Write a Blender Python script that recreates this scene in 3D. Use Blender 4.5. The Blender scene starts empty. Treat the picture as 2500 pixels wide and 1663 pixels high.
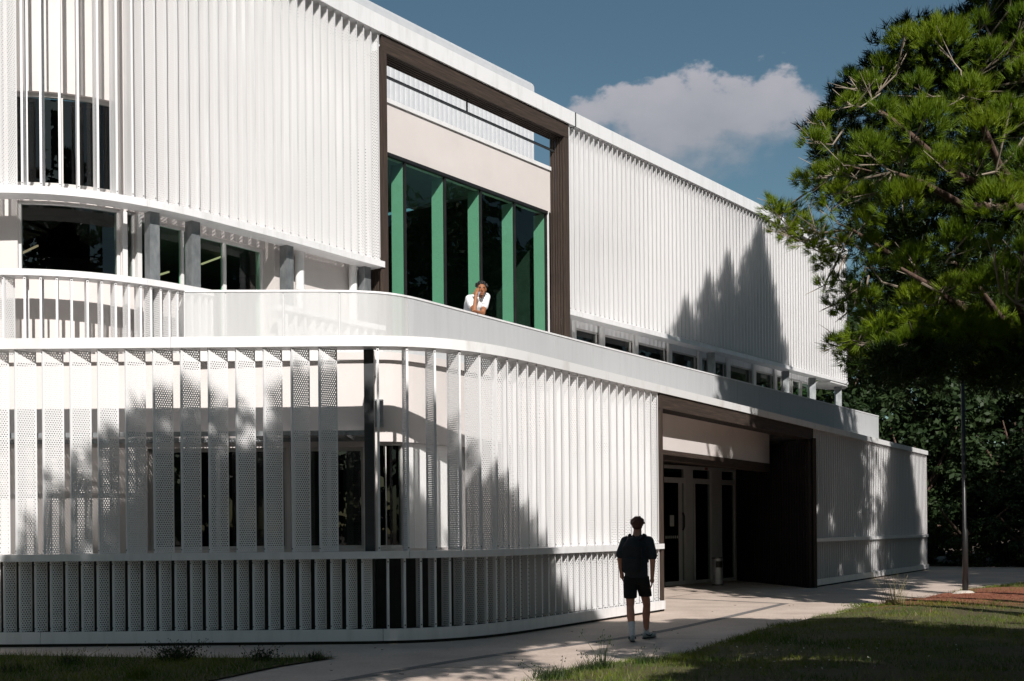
import bpy, bmesh, math, random
import numpy as np
from mathutils import Vector, Matrix

# ------------------------------------------------------------------ camera, sky, sun, exposure
S = bpy.context.scene
COL = S.collection
F = 3000.0                       # focal length in pixels of the 2500 px wide photograph
ROLL = math.radians(0.5)
EYE = 1.6
HX, HY = 1250.0, 1294.0

cam = bpy.data.cameras.new('camera')
cam.sensor_width = 36.0
cam.lens = 36.0 * F / 2500.0
cam.shift_y = (HY - 831.5) / 2500.0
cam.clip_start = 0.1
cam.clip_end = 3000
camo = bpy.data.objects.new('camera', cam)
COL.objects.link(camo)
camo.matrix_world = Matrix.Translation((0, 0, EYE)) @ Matrix.Rotation(math.radians(90), 4, 'X') @ Matrix.Rotation(-ROLL, 4, 'Z')
S.camera = camo

SUN_AZ = math.radians(12)        # to the right of straight behind the camera
SUN_EL = math.radians(35.6)
SUNV = Vector((math.sin(SUN_AZ) * math.cos(SUN_EL), -math.cos(SUN_AZ) * math.cos(SUN_EL), math.sin(SUN_EL)))
SKY_STRENGTH = 0.060
SUN_STRENGTH = 5.0

world = bpy.data.worlds.new('World')
S.world = world
world.use_nodes = True
wt = world.node_tree
for n in list(wt.nodes):
    wt.nodes.remove(n)


def wn(kind, **kw):
    n = wt.nodes.new(kind)
    for k, v in kw.items():
        setattr(n, k, v)
    return n


sky = wn('ShaderNodeTexSky', sky_type='NISHITA')
sky.sun_disc = False
sky.sun_elevation = SUN_EL
sky.sun_rotation = math.pi - SUN_AZ
sky.altitude = 50
sky.air_density = 1.0
sky.dust_density = 1.0
sky.ozone_density = 1.0
tint = wn('ShaderNodeMix', data_type='RGBA', blend_type='MULTIPLY')
tint.inputs[0].default_value = 1.0
wt.links.new(sky.outputs[0], tint.inputs[6])
tint.inputs[7].default_value = (0.81, 0.98, 0.90, 1)
wtc = wn('ShaderNodeTexCoord')
last = tint.outputs[2]


def wmath(op, a, b=None, c=None, clamp=False):
    n = wn('ShaderNodeMath', operation=op)
    n.use_clamp = clamp
    for i, v in enumerate((a, b, c)):
        if v is None:
            continue
        if isinstance(v, (int, float)):
            n.inputs[i].default_value = v
        else:
            wt.links.new(v, n.inputs[i])
    return n.outputs[0]


def cloud(d, w, h, seed):
    """one cumulus patch in the sky around direction d, half-width w and half-height h (tangent units)"""
    global last
    d = Vector(d).normalized()
    e1 = d.cross(Vector((0, 0, 1))).normalized()
    e2 = e1.cross(d).normalized()

    def dot(v):
        n = wn('ShaderNodeVectorMath', operation='DOT_PRODUCT')
        wt.links.new(wtc.outputs['Generated'], n.inputs[0])
        n.inputs[1].default_value = v
        return n.outputs['Value']
    dd = dot(d)
    x = wmath('DIVIDE', wmath('DIVIDE', dot(e1), dd), w)
    y = wmath('DIVIDE', wmath('DIVIDE', dot(e2), dd), h)
    mp = wn('ShaderNodeMapping')
    mp.inputs['Location'].default_value = (seed, seed * 1.7, 0)
    mp.inputs['Scale'].default_value = (21, 21, 30)
    wt.links.new(wtc.outputs['Generated'], mp.inputs[0])
    nz = wn('ShaderNodeTexNoise')
    nz.inputs['Scale'].default_value = 1.0
    nz.inputs['Detail'].default_value = 7
    nz.inputs['Roughness'].default_value = 0.55
    wt.links.new(mp.outputs[0], nz.inputs['Vector'])
    n0 = wmath('MULTIPLY', wmath('SUBTRACT', nz.outputs[0], 0.5), 2.1)
    r = wmath('SQRT', wmath('ADD', wmath('MULTIPLY', x, x), wmath('MULTIPLY', y, y)))
    dens = wmath('ADD', wmath('SUBTRACT', 1.0, r), n0)
    up = wn('ShaderNodeMapRange', interpolation_type='SMOOTHSTEP')
    up.inputs[1].default_value = -0.9
    up.inputs[2].default_value = 0.8
    up.inputs[3].default_value = 1.15
    up.inputs[4].default_value = 0.22
    wt.links.new(y, up.inputs[0])
    dm = wn('ShaderNodeMapRange', interpolation_type='SMOOTHSTEP')
    wt.links.new(dens, dm.inputs[0])
    dm.inputs[1].default_value = 0.0
    wt.links.new(up.outputs[0], dm.inputs[2])
    front = wmath('GREATER_THAN', dd, 0.2)
    al = wmath('MULTIPLY', wmath('MULTIPLY', dm.outputs[0], 0.86), front)
    tone = wn('ShaderNodeMapRange')
    wt.links.new(wmath('ADD', y, n0), tone.inputs[0])
    tone.inputs[1].default_value = -1.2
    tone.inputs[2].default_value = 1.2
    tone.inputs[3].default_value = 0.0
    tone.inputs[4].default_value = 1.0
    cc = wn('ShaderNodeMix', data_type='RGBA')
    wt.links.new(tone.outputs[0], cc.inputs[0])
    cc.inputs[6].default_value = (4.4, 4.7, 5.3, 1)
    cc.inputs[7].default_value = (7.4, 7.2, 7.8, 1)
    mx = wn('ShaderNodeMix', data_type='RGBA')
    wt.links.new(al, mx.inputs[0])
    wt.links.new(last, mx.inputs[6])
    wt.links.new(cc.outputs[2], mx.inputs[7])
    last = mx.outputs[2]


cloud((0.152, 1.0, 0.326), 0.100, 0.042, 3.0)
cloud((-0.9, 0.5, 0.35), 0.12, 0.05, 11.0)
cloud((0.9, -0.35, 0.4), 0.10, 0.05, 21.0)
bg = wn('ShaderNodeBackground')
bg.inputs[1].default_value = SKY_STRENGTH
wt.links.new(last, bg.inputs[0])
wo = wn('ShaderNodeOutputWorld')
wt.links.new(bg.outputs[0], wo.inputs[0])

sl = bpy.data.lights.new('sun', 'SUN')
sl.energy = SUN_STRENGTH
sl.angle = math.radians(0.5)
sl.color = (1.0, 0.962, 0.92)
so = bpy.data.objects.new('sun', sl)
COL.objects.link(so)
so.rotation_euler = SUNV.to_track_quat('Z', 'Y').to_euler()
so.location = (20, -40, 50)

S.render.engine = 'CYCLES'
S.view_settings.view_transform = 'Standard'
S.view_settings.look = 'None'
S.view_settings.exposure = 0.12
S.view_settings.gamma = 1.0
S.view_settings.use_curve_mapping = False
S.cycles.transparent_max_bounces = 24
S.cycles.max_bounces = 6
S.cycles.diffuse_bounces = 3

rnd = random.Random(7)


# ------------------------------------------------------------------ pixel helpers
def uv(x, y):
    dx, dy = x - HX, HY - y
    return ((dx * math.cos(ROLL) + dy * math.sin(ROLL)) / F, (-dx * math.sin(ROLL) + dy * math.cos(ROLL)) / F)


def at_z(x, y, z):
    u, v = uv(x, y)
    d = (z - EYE) / v
    return Vector((u * d, d, z))


def at_d(x, y, d):
    u, v = uv(x, y)
    return Vector((u * d, d, EYE + v * d))


# ------------------------------------------------------------------ materials
MATS = {}


def mat(name):
    m = bpy.data.materials.new(name)
    m.use_nodes = True
    t = m.node_tree
    for n in list(t.nodes):
        t.nodes.remove(n)
    out = t.nodes.new('ShaderNodeOutputMaterial')
    p = t.nodes.new('ShaderNodeBsdfPrincipled')
    t.links.new(p.outputs[0], out.inputs[0])
    MATS[name] = m
    return m, t, p, out


def noise_col(t, p, c1, c2, scale=(1, 1, 1), nscale=4.0, detail=5.0, rough=0.6, coord='Object', lo=0.3, hi=0.7):
    tc = t.nodes.new('ShaderNodeTexCoord')
    mp = t.nodes.new('ShaderNodeMapping')
    mp.inputs['Scale'].default_value = scale
    t.links.new(tc.outputs[coord], mp.inputs[0])
    nz = t.nodes.new('ShaderNodeTexNoise')
    nz.inputs['Scale'].default_value = nscale
    nz.inputs['Detail'].default_value = detail
    nz.inputs['Roughness'].default_value = rough
    t.links.new(mp.outputs[0], nz.inputs['Vector'])
    r = t.nodes.new('ShaderNodeValToRGB')
    r.color_ramp.elements[0].position = lo
    r.color_ramp.elements[1].position = hi
    r.color_ramp.elements[0].color = (*c1, 1)
    r.color_ramp.elements[1].color = (*c2, 1)
    t.links.new(nz.outputs[0], r.inputs[0])
    if p is not None:
        t.links.new(r.outputs[0], p.inputs['Base Color'])
    return nz, r, mp


def add_bump(t, p, nz, strength=0.2, dist=0.01):
    b = t.nodes.new('ShaderNodeBump')
    b.inputs['Strength'].default_value = strength
    b.inputs['Distance'].default_value = dist
    t.links.new(nz.outputs[0], b.inputs['Height'])
    t.links.new(b.outputs[0], p.inputs['Normal'])


def simple(name, c1, c2=None, rough=0.6, metal=0.0, nscale=4.0, scale=(1, 1, 1), bump=0.0, bdist=0.01, lo=0.3, hi=0.7, detail=5.0, spec=0.5, coord='Object'):
    m, t, p, o = mat(name)
    p.inputs['Roughness'].default_value = rough
    p.inputs['Metallic'].default_value = metal
    p.inputs['Specular IOR Level'].default_value = spec
    if c2 is None:
        c2 = tuple(min(1, c * 1.12) for c in c1)
    nz, r, mp = noise_col(t, p, c1, c2, scale, nscale, detail, lo=lo, hi=hi, coord=coord)
    if bump:
        add_bump(t, p, nz, bump, bdist)
    return m


simple('white_metal', (0.70, 0.69, 0.68), (0.82, 0.81, 0.815), rough=0.42, nscale=1.3, scale=(4, 4, 0.6), lo=0.25, hi=0.52, detail=8)
simple('stained_white', (0.60, 0.58, 0.55), (0.80, 0.79, 0.78), rough=0.5, nscale=1.6, scale=(4, 4, 0.6), lo=0.25, hi=0.5)
simple('weathered_white', (0.66, 0.635, 0.61), (0.80, 0.79, 0.785), rough=0.5, nscale=1.1, scale=(2.5, 2.5, 0.8), lo=0.28, hi=0.48, detail=8)
simple('cream_render', (0.64, 0.585, 0.56), (0.70, 0.645, 0.62), rough=0.85, nscale=1.1, bump=0.0)
simple('bolt', (0.05, 0.05, 0.05), rough=0.5)
simple('galvanised', (0.20, 0.215, 0.225), (0.36, 0.375, 0.38), rough=0.5, metal=0.55, nscale=9, scale=(1, 1, 0.45), lo=0.3, hi=0.75)
simple('dark_steel', (0.035, 0.038, 0.042), (0.06, 0.062, 0.066), rough=0.45, metal=0.3)
simple('black_paint', (0.012, 0.012, 0.013), (0.02, 0.02, 0.02), rough=0.4)
simple('window_frame', (0.50, 0.48, 0.46), (0.56, 0.54, 0.52), rough=0.4)
simple('white_frame', (0.72, 0.71, 0.70), (0.78, 0.77, 0.76), rough=0.35)
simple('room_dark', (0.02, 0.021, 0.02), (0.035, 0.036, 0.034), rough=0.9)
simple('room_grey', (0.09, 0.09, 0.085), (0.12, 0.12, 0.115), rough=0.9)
simple('fin_green', (0.38, 0.46, 0.43), (0.41, 0.49, 0.46), rough=0.5)
simple('pipe_white', (0.74, 0.73, 0.72), rough=0.35)
simple('brushed_steel', (0.42, 0.42, 0.43), (0.55, 0.55, 0.56), rough=0.35, metal=0.45, nscale=6, scale=(1, 1, 8))
simple('paper', (0.6, 0.6, 0.56), rough=0.8)
simple('footing', (0.5, 0.44, 0.38), (0.6, 0.54, 0.47), rough=0.9, bump=0.5, nscale=14)
simple('roof_grey', (0.22, 0.22, 0.22), rough=0.9)
simple('bark', (0.055, 0.03, 0.02), (0.16, 0.10, 0.075), rough=0.95, nscale=5, scale=(3, 3, 0.9), bump=0.9, bdist=0.03)
simple('twig', (0.20, 0.16, 0.12), (0.34, 0.28, 0.22), rough=0.9, nscale=12)
simple('corrugated', (0.56, 0.57, 0.59), (0.62, 0.625, 0.645), rough=0.4)
simple('skin_light', (0.46, 0.21, 0.14), (0.54, 0.26, 0.18), rough=0.55, nscale=14)
simple('skin_tan', (0.28, 0.11, 0.05), (0.36, 0.15, 0.07), rough=0.6, nscale=20)
simple('hair_black', (0.006, 0.005, 0.005), (0.014, 0.011, 0.01), rough=0.6, nscale=50, bump=0.8, bdist=0.01)
simple('hair_brown', (0.05, 0.017, 0.010), (0.13, 0.045, 0.026), rough=0.6, nscale=40, bump=0.8, bdist=0.01)
simple('shirt_white', (0.76, 0.76, 0.78), (0.82, 0.82, 0.83), rough=0.9, nscale=6, bump=0.5, bdist=0.02)
simple('shirt_slate', (0.018, 0.024, 0.032), (0.03, 0.04, 0.05), rough=0.9, nscale=5, bump=0.6, bdist=0.02)
simple('cloth_black', (0.006, 0.006, 0.007), (0.012, 0.012, 0.013), rough=0.9, nscale=6, bump=0.6, bdist=0.02)
simple('pack_black', (0.007, 0.008, 0.011), (0.014, 0.016, 0.02), rough=0.75, nscale=10, bump=0.3, bdist=0.01)
simple('sock_white', (0.66, 0.68, 0.72), rough=0.95, nscale=30, bump=0.3)
simple('shoe_grey', (0.30, 0.34, 0.34), (0.42, 0.45, 0.44), rough=0.7, nscale=15)
simple('shoe_dark', (0.02, 0.03, 0.035), rough=0.6)
simple('sole_white', (0.6, 0.6, 0.58), rough=0.7)
simple('phone_case', (0.28, 0.30, 0.36), rough=0.3)
simple('print_grey', (0.45, 0.45, 0.46), rough=0.8)
simple('print_dark', (0.03, 0.03, 0.04), rough=0.8)
simple('eye_white', (0.6, 0.58, 0.55), rough=0.3)
simple('lip', (0.30, 0.11, 0.08), rough=0.4)

# timber, grain along z or along the board (object coordinates run along the board)
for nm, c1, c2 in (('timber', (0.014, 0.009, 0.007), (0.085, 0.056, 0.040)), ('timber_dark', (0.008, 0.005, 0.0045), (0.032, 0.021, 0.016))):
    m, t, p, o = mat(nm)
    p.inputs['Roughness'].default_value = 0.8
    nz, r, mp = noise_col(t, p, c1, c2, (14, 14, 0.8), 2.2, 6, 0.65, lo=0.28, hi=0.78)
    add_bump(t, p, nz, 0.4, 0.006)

# concrete paving
m, t, p, o = mat('paving')
p.inputs['Roughness'].default_value = 0.9
nz, r, mp = noise_col(t, None, (0.44, 0.345, 0.285), (0.70, 0.575, 0.49), (1, 1, 1), 0.75, 9, 0.7, lo=0.22, hi=0.68)
nz2, r2, _ = noise_col(t, None, (0.72, 0.72, 0.72), (1.06, 1.06, 1.06), (1, 1, 1), 22, 4, 0.7, lo=0.25, hi=0.7)
mm = t.nodes.new('ShaderNodeMix')
mm.data_type = 'RGBA'
mm.blend_type = 'MULTIPLY'
mm.inputs[0].default_value = 1
t.links.new(r.outputs[0], mm.inputs[6])
t.links.new(r2.outputs[0], mm.inputs[7])
t.links.new(mm.outputs[2], p.inputs['Base Color'])
add_bump(t, p, nz2, 0.25, 0.006)
simple('channel_grey', (0.10, 0.095, 0.09), (0.24, 0.22, 0.21), rough=0.9, nscale=45, detail=3)
simple('joint_dark', (0.12, 0.10, 0.085), (0.2, 0.17, 0.15), rough=0.95, nscale=5)
simple('earth', (0.05, 0.032, 0.02), (0.11, 0.07, 0.045), rough=1.0, nscale=1.5, bump=0.5, bdist=0.05)

# lawn soil: green ground with red-brown pine needle litter near the lamp post
m, t, p, o = mat('lawn_soil')
p.inputs['Roughness'].default_value = 1.0
nz, r, mp = noise_col(t, None, (0.085, 0.055, 0.028), (0.070, 0.078, 0.022), (1, 1, 1), 2.5, 8, 0.7)
nzb, rb, mpb = noise_col(t, None, (0.20, 0.062, 0.032), (0.36, 0.13, 0.07), (1, 1, 1), 16, 6, 0.7)
tc = t.nodes.new('ShaderNodeTexCoord')
sx = t.nodes.new('ShaderNodeSeparateXYZ')
t.links.new(tc.outputs['Object'], sx.inputs[0])


def tm(op, a, b):
    n = t.nodes.new('ShaderNodeMath')
    n.operation = op
    for i, v in enumerate((a, b)):
        if isinstance(v, (int, float)):
            n.inputs[i].default_value = v
        else:
            t.links.new(v, n.inputs[i])
    return n.outputs[0]


dx_ = tm('DIVIDE', tm('SUBTRACT', sx.outputs[0], 10.2), 5.4)
dy_ = tm('DIVIDE', tm('SUBTRACT', sx.outputs[1], 27.5), 4.6)
rr_ = tm("SQRT", tm("ADD", tm("MULTIPLY", dx_, dx_), tm("MULTIPLY", dy_, dy_)), 0)
f_ = t.nodes.new('ShaderNodeMapRange')
t.links.new(tm('ADD', rr_, tm('MULTIPLY', tm('SUBTRACT', nz.outputs[0], 0.5), 2.2)), f_.inputs[0])
f_.inputs[1].default_value = 0.55
f_.inputs[2].default_value = 1.1
f_.inputs[3].default_value = 1
f_.inputs[4].default_value = 0
mm = t.nodes.new('ShaderNodeMix')
mm.data_type = 'RGBA'
t.links.new(f_.outputs[0], mm.inputs[0])
t.links.new(r.outputs[0], mm.inputs[6])
t.links.new(rb.outputs[0], mm.inputs[7])
t.links.new(mm.outputs[2], p.inputs['Base Color'])
add_bump(t, p, nzb, 0.7, 0.03)


def leaf_mat(name, c1, c2, nscale=1.5, trans=0.3):
    m, t, p, o = mat(name)
    p.inputs['Roughness'].default_value = 0.55
    p.inputs['Specular IOR Level'].default_value = 0.3
    nz, r, mp = noise_col(t, p, c1, c2, (1, 1, 1), nscale, 3, lo=0.35, hi=0.65)
    tr = t.nodes.new('ShaderNodeBsdfTranslucent')
    t.links.new(r.outputs[0], tr.inputs[0])
    mx = t.nodes.new('ShaderNodeMixShader')
    mx.inputs[0].default_value = trans
    t.links.new(p.outputs[0], mx.inputs[1])
    t.links.new(tr.outputs[0], mx.inputs[2])
    t.links.new(mx.outputs[0], o.inputs[0])


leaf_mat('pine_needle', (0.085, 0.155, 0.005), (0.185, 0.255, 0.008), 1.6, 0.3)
leaf_mat('pine_needle_shaded', (0.015, 0.034, 0.004), (0.034, 0.060, 0.006), 1.0, 0.12)  # shade of the inner crown put into the needle colour
leaf_mat('oak_leaf', (0.016, 0.034, 0.010), (0.048, 0.078, 0.026), 0.8)
leaf_mat('cypress_leaf', (0.020, 0.045, 0.014), (0.045, 0.075, 0.02), 1.0, 0.15)
leaf_mat('grass_blade', (0.050, 0.110, 0.006), (0.170, 0.200, 0.018), 0.9)
leaf_mat('dry_grass', (0.20, 0.17, 0.08), (0.30, 0.27, 0.13), 3)
leaf_mat('weed_leaf', (0.018, 0.032, 0.010), (0.04, 0.06, 0.02), 3)
leaf_mat('needle_litter', (0.16, 0.05, 0.025), (0.30, 0.12, 0.06), 6, 0.1)
leaf_mat('petal', (0.5, 0.48, 0.42), (0.6, 0.58, 0.5), 3)


# glass: tinted see-through sheet with a mirror coat
def glass(name, tintc, refl=1.0):
    m, t, p, o = mat(name)
    t.nodes.remove(p)
    tr = t.nodes.new('ShaderNodeBsdfTransparent')
    tr.inputs[0].default_value = (*tintc, 1)
    gl = t.nodes.new('ShaderNodeBsdfGlossy')
    gl.inputs['Roughness'].default_value = 0.0
    gl.inputs[0].default_value = (refl, refl, refl, 1)
    lw = t.nodes.new('ShaderNodeLayerWeight')      # Schlick reflectance of a thin pane
    lw.inputs[0].default_value = 0.5
    pw = t.nodes.new('ShaderNodeMath')
    pw.operation = 'POWER'
    t.links.new(lw.outputs['Facing'], pw.inputs[0])
    pw.inputs[1].default_value = 5.0
    fr = t.nodes.new('ShaderNodeMath')
    fr.operation = 'MULTIPLY_ADD'
    t.links.new(pw.outputs[0], fr.inputs[0])
    fr.inputs[1].default_value = 0.95
    fr.inputs[2].default_value = 0.05
    mx = t.nodes.new('ShaderNodeMixShader')
    t.links.new(fr.outputs[0], mx.inputs[0])
    t.links.new(tr.outputs[0], mx.inputs[1])
    t.links.new(gl.outputs[0], mx.inputs[2])
    t.links.new(mx.outputs[0], o.inputs[0])


glass('glass_dark', (0.42, 0.50, 0.46))
glass('glass_green', (0.55, 0.85, 0.68))


# perforated sheet: round holes on a staggered grid, UV in metres
def perforated(name, pitch, rad, umin, umax, base=(0.80, 0.79, 0.79)):
    m, t, p, o = mat(name)
    p.inputs['Base Color'].default_value = (*base, 1)
    p.inputs['Roughness'].default_value = 0.42
    uvn = t.nodes.new('ShaderNodeUVMap')
    q = pitch * math.sqrt(3)
    ds = []
    for off in (0.0, 0.5):
        a = t.nodes.new('ShaderNodeVectorMath')
        a.operation = 'MULTIPLY_ADD'
        t.links.new(uvn.outputs[0], a.inputs[0])
        a.inputs[1].default_value = (1 / pitch, 1 / q, 0)
        a.inputs[2].default_value = (off, off, 0)
        fr = t.nodes.new('ShaderNodeVectorMath')
        fr.operation = 'FRACTION'
        t.links.new(a.outputs[0], fr.inputs[0])
        b = t.nodes.new('ShaderNodeVectorMath')
        b.operation = 'SUBTRACT'
        t.links.new(fr.outputs[0], b.inputs[0])
        b.inputs[1].default_value = (0.5, 0.5, 0)
        c = t.nodes.new('ShaderNodeVectorMath')
        c.operation = 'MULTIPLY'
        t.links.new(b.outputs[0], c.inputs[0])
        c.inputs[1].default_value = (pitch, q, 0)
        l = t.nodes.new('ShaderNodeVectorMath')
        l.operation = 'LENGTH'
        t.links.new(c.outputs[0], l.inputs[0])
        ds.append(l.outputs['Value'])

    def mt(op, a, b):
        n = t.nodes.new('ShaderNodeMath')
        n.operation = op
        for i, v in enumerate((a, b)):
            if isinstance(v, (int, float)):
                n.inputs[i].default_value = v
            else:
                t.links.new(v, n.inputs[i])
        return n.outputs[0]
    hole = mt('LESS_THAN', mt('MINIMUM', ds[0], ds[1]), rad)
    sp = t.nodes.new('ShaderNodeSeparateXYZ')
    t.links.new(uvn.outputs[0], sp.inputs[0])
    ins = mt('MULTIPLY', mt('GREATER_THAN', sp.outputs[0], umin), mt('LESS_THAN', sp.outputs[0], umax))
    hole = mt('MULTIPLY', hole, ins)
    tr = t.nodes.new('ShaderNodeBsdfTransparent')
    mx = t.nodes.new('ShaderNodeMixShader')
    t.links.new(hole, mx.inputs[0])
    t.links.new(p.outputs[0], mx.inputs[1])
    t.links.new(tr.outputs[0], mx.inputs[2])
    t.links.new(mx.outputs[0], o.inputs[0])


perforated('perforated_deep', 0.036, 0.0092, 0.022, 0.280)
perforated('perforated_slim', 0.036, 0.0092, 0.020, 0.200)
perforated('perforated_grate', 0.045, 0.0150, 0.03, 9.0, (0.55, 0.55, 0.55))


def mesh_panel(name, openness, c=(0.74, 0.735, 0.73)):
    m, t, p, o = mat(name)
    p.inputs['Roughness'].default_value = 0.5
    noise_col(t, p, tuple(v * 0.90 for v in c), c, (5, 5, 0.35), 1.8, 6, lo=0.2, hi=0.55)
    tr = t.nodes.new('ShaderNodeBsdfTransparent')
    mx = t.nodes.new('ShaderNodeMixShader')
    mx.inputs[0].default_value = openness
    t.links.new(p.outputs[0], mx.inputs[1])
    t.links.new(tr.outputs[0], mx.inputs[2])
    t.links.new(mx.outputs[0], o.inputs[0])


mesh_panel('fine_mesh', 0.42, (0.70, 0.695, 0.69))
mesh_panel('solid_panel', 0.0, (0.53, 0.535, 0.545))
m, t, p, o = mat('tube_lamp')
p.inputs['Base Color'].default_value = (0.8, 0.7, 0.6, 1)
p.inputs['Emission Color'].default_value = (1.0, 0.72, 0.45, 1)
p.inputs['Emission Strength'].default_value = 0.55


# ------------------------------------------------------------------ mesh helpers
class MB:
    def __init__(self):
        self.v, self.f, self.m, self.uv = [], [], [], []

    def quad(self, a, b, c, d, m=0, uvs=None):
        i = len(self.v)
        self.v += [tuple(a), tuple(b), tuple(c), tuple(d)]
        self.f.append((i, i + 1, i + 2, i + 3))
        self.m.append(m)
        self.uv.append(uvs)

    def box(self, lo, hi, m=0):
        x0, y0, z0 = lo
        x1, y1, z1 = hi
        self.hexa([(x0, y0, z0), (x1, y0, z0), (x1, y1, z0), (x0, y1, z0), (x0, y0, z1), (x1, y0, z1), (x1, y1, z1), (x0, y1, z1)], m)

    def hexa(self, p, m=0):
        i = len(self.v)
        self.v += [tuple(q) for q in p]
        for f in ((0, 3, 2, 1), (4, 5, 6, 7), (0, 1, 5, 4), (1, 2, 6, 5), (2, 3, 7, 6), (3, 0, 4, 7)):
            self.f.append(tuple(i + k for k in f))
            self.m.append(m)
            self.uv.append(None)

    def bar(self, a, b, w, h, m=0):
        """box from a to b, w wide (horizontal), h tall"""
        a, b = Vector(a), Vector(b)
        d = (b - a).normalized()
        up = Vector((0, 0, 1)) if abs(d.z) < 0.9 else Vector((0, 1, 0))
        sx = d.cross(up).normalized() * w / 2
        sz = sx.cross(d).normalized() * h / 2
        self.hexa([a - sx - sz, a + sx - sz, a + sx + sz, a - sx + sz, b - sx - sz, b + sx - sz, b + sx + sz, b - sx + sz], m)

    def tube(self, pts, rads, n=8, m=0, cap=True):
        pts = [Vector(p) for p in pts]
        rings = []
        ref = Vector((0.31, 0.17, 0.93))
        for k, p in enumerate(pts):
            d = (pts[min(k + 1, len(pts) - 1)] - pts[max(k - 1, 0)])
            d = d.normalized() if d.length > 1e-9 else Vector((0, 0, 1))
            a = d.cross(ref)
            if a.length < 0.05:
                a = d.cross(Vector((1, 0, 0)))
            a.normalize()
            b = d.cross(a)
            i = len(self.v)
            for j in range(n):
                an = 2 * math.pi * j / n
                self.v.append(tuple(p + (a * math.cos(an) + b * math.sin(an)) * rads[k]))
            rings.append(i)
        for r0, r1 in zip(rings[:-1], rings[1:]):
            for j in range(n):
                k = (j + 1) % n
                self.f.append((r0 + j, r1 + j, r1 + k, r0 + k))
                self.m.append(m)
                self.uv.append(None)
        if cap:
            self.f.append(tuple(rings[0] + j for j in range(n)))
            self.f.append(tuple(rings[-1] + j for j in reversed(range(n))))
            self.m += [m, m]
            self.uv += [None, None]

    def poly(self, pts, z0, z1, m=0):
        """vertical prism over a polygon of xy points"""
        n = len(pts)
        i = len(self.v)
        self.v += [(p[0], p[1], z0) for p in pts] + [(p[0], p[1], z1) for p in pts]
        fs = [tuple(i + k for k in reversed(range(n))), tuple(i + n + k for k in range(n))]
        fs += [(i + k, i + (k + 1) % n, i + n + (k + 1) % n, i + n + k) for k in range(n)]
        self.f += fs
        self.m += [m] * len(fs)
        self.uv += [None] * len(fs)

    def data(self, name, mats, smooth=False):
        me = bpy.data.meshes.new(name)
        me.from_pydata(self.v, [], self.f)
        for mm_ in mats:
            me.materials.append(MATS[mm_])
        me.polygons.foreach_set('material_index', self.m)
        if any(u is not None for u in self.uv):
            lay = me.uv_layers.new(name='UVMap')
            k = 0
            for f, u in zip(self.f, self.uv):
                for j in range(len(f)):
                    if u is not None:
                        lay.data[k].uv = u[j]
                    else:
                        lay.data[k].uv = (0, 0)
                    k += 1
        if smooth:
            me.polygons.foreach_set('use_smooth', [True] * len(self.f))
        me.update()
        return me

    def build(self, name, mats, parent=None, smooth=False, loc=None):
        if isinstance(mats, str):
            mats = [mats]
        o = bpy.data.objects.new(name, self.data(name, mats, smooth))
        COL.objects.link(o)
        if parent is not None:
            o.parent = parent
        if loc is not None:
            o.location = loc
        return o


def link_mesh(name, me, parent=None):
    o = bpy.data.objects.new(name, me)
    COL.objects.link(o)
    if parent is not None:
        o.parent = parent
    return o


def empty(name, loc=(0, 0, 0), rz=0.0):
    o = bpy.data.objects.new(name, None)
    o.empty_display_size = 0.2
    COL.objects.link(o)
    o.location = loc
    o.rotation_euler = (0, 0, rz)
    return o


def tag(o, label, cat, group=None, kind=None):
    if label:
        o['label'] = label
    if cat:
        o['category'] = cat
    if group:
        o['group'] = group
    if kind:
        o['kind'] = kind
    return o


def np_mesh(name, verts, faces_n, mats, mat_idx=None):
    """verts (N,3); consecutive faces of faces_n vertices each"""
    verts = np.asarray(verts, dtype=np.float32).reshape(-1, 3)
    n = len(verts)
    k = n // faces_n
    me = bpy.data.meshes.new(name)
    me.vertices.add(n)
    me.vertices.foreach_set('co', verts.ravel())
    me.loops.add(n)
    me.loops.foreach_set('vertex_index', np.arange(n, dtype=np.int32))
    me.polygons.add(k)
    me.polygons.foreach_set('loop_start', np.arange(0, n, faces_n, dtype=np.int32))
    me.polygons.foreach_set('loop_total', np.full(k, faces_n, dtype=np.int32))
    for mm_ in mats:
        me.materials.append(MATS[mm_])
    if mat_idx is not None:
        me.polygons.foreach_set('material_index', np.asarray(mat_idx, dtype=np.int32))
    me.update(calc_edges=True)
    me.validate()
    return me


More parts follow.
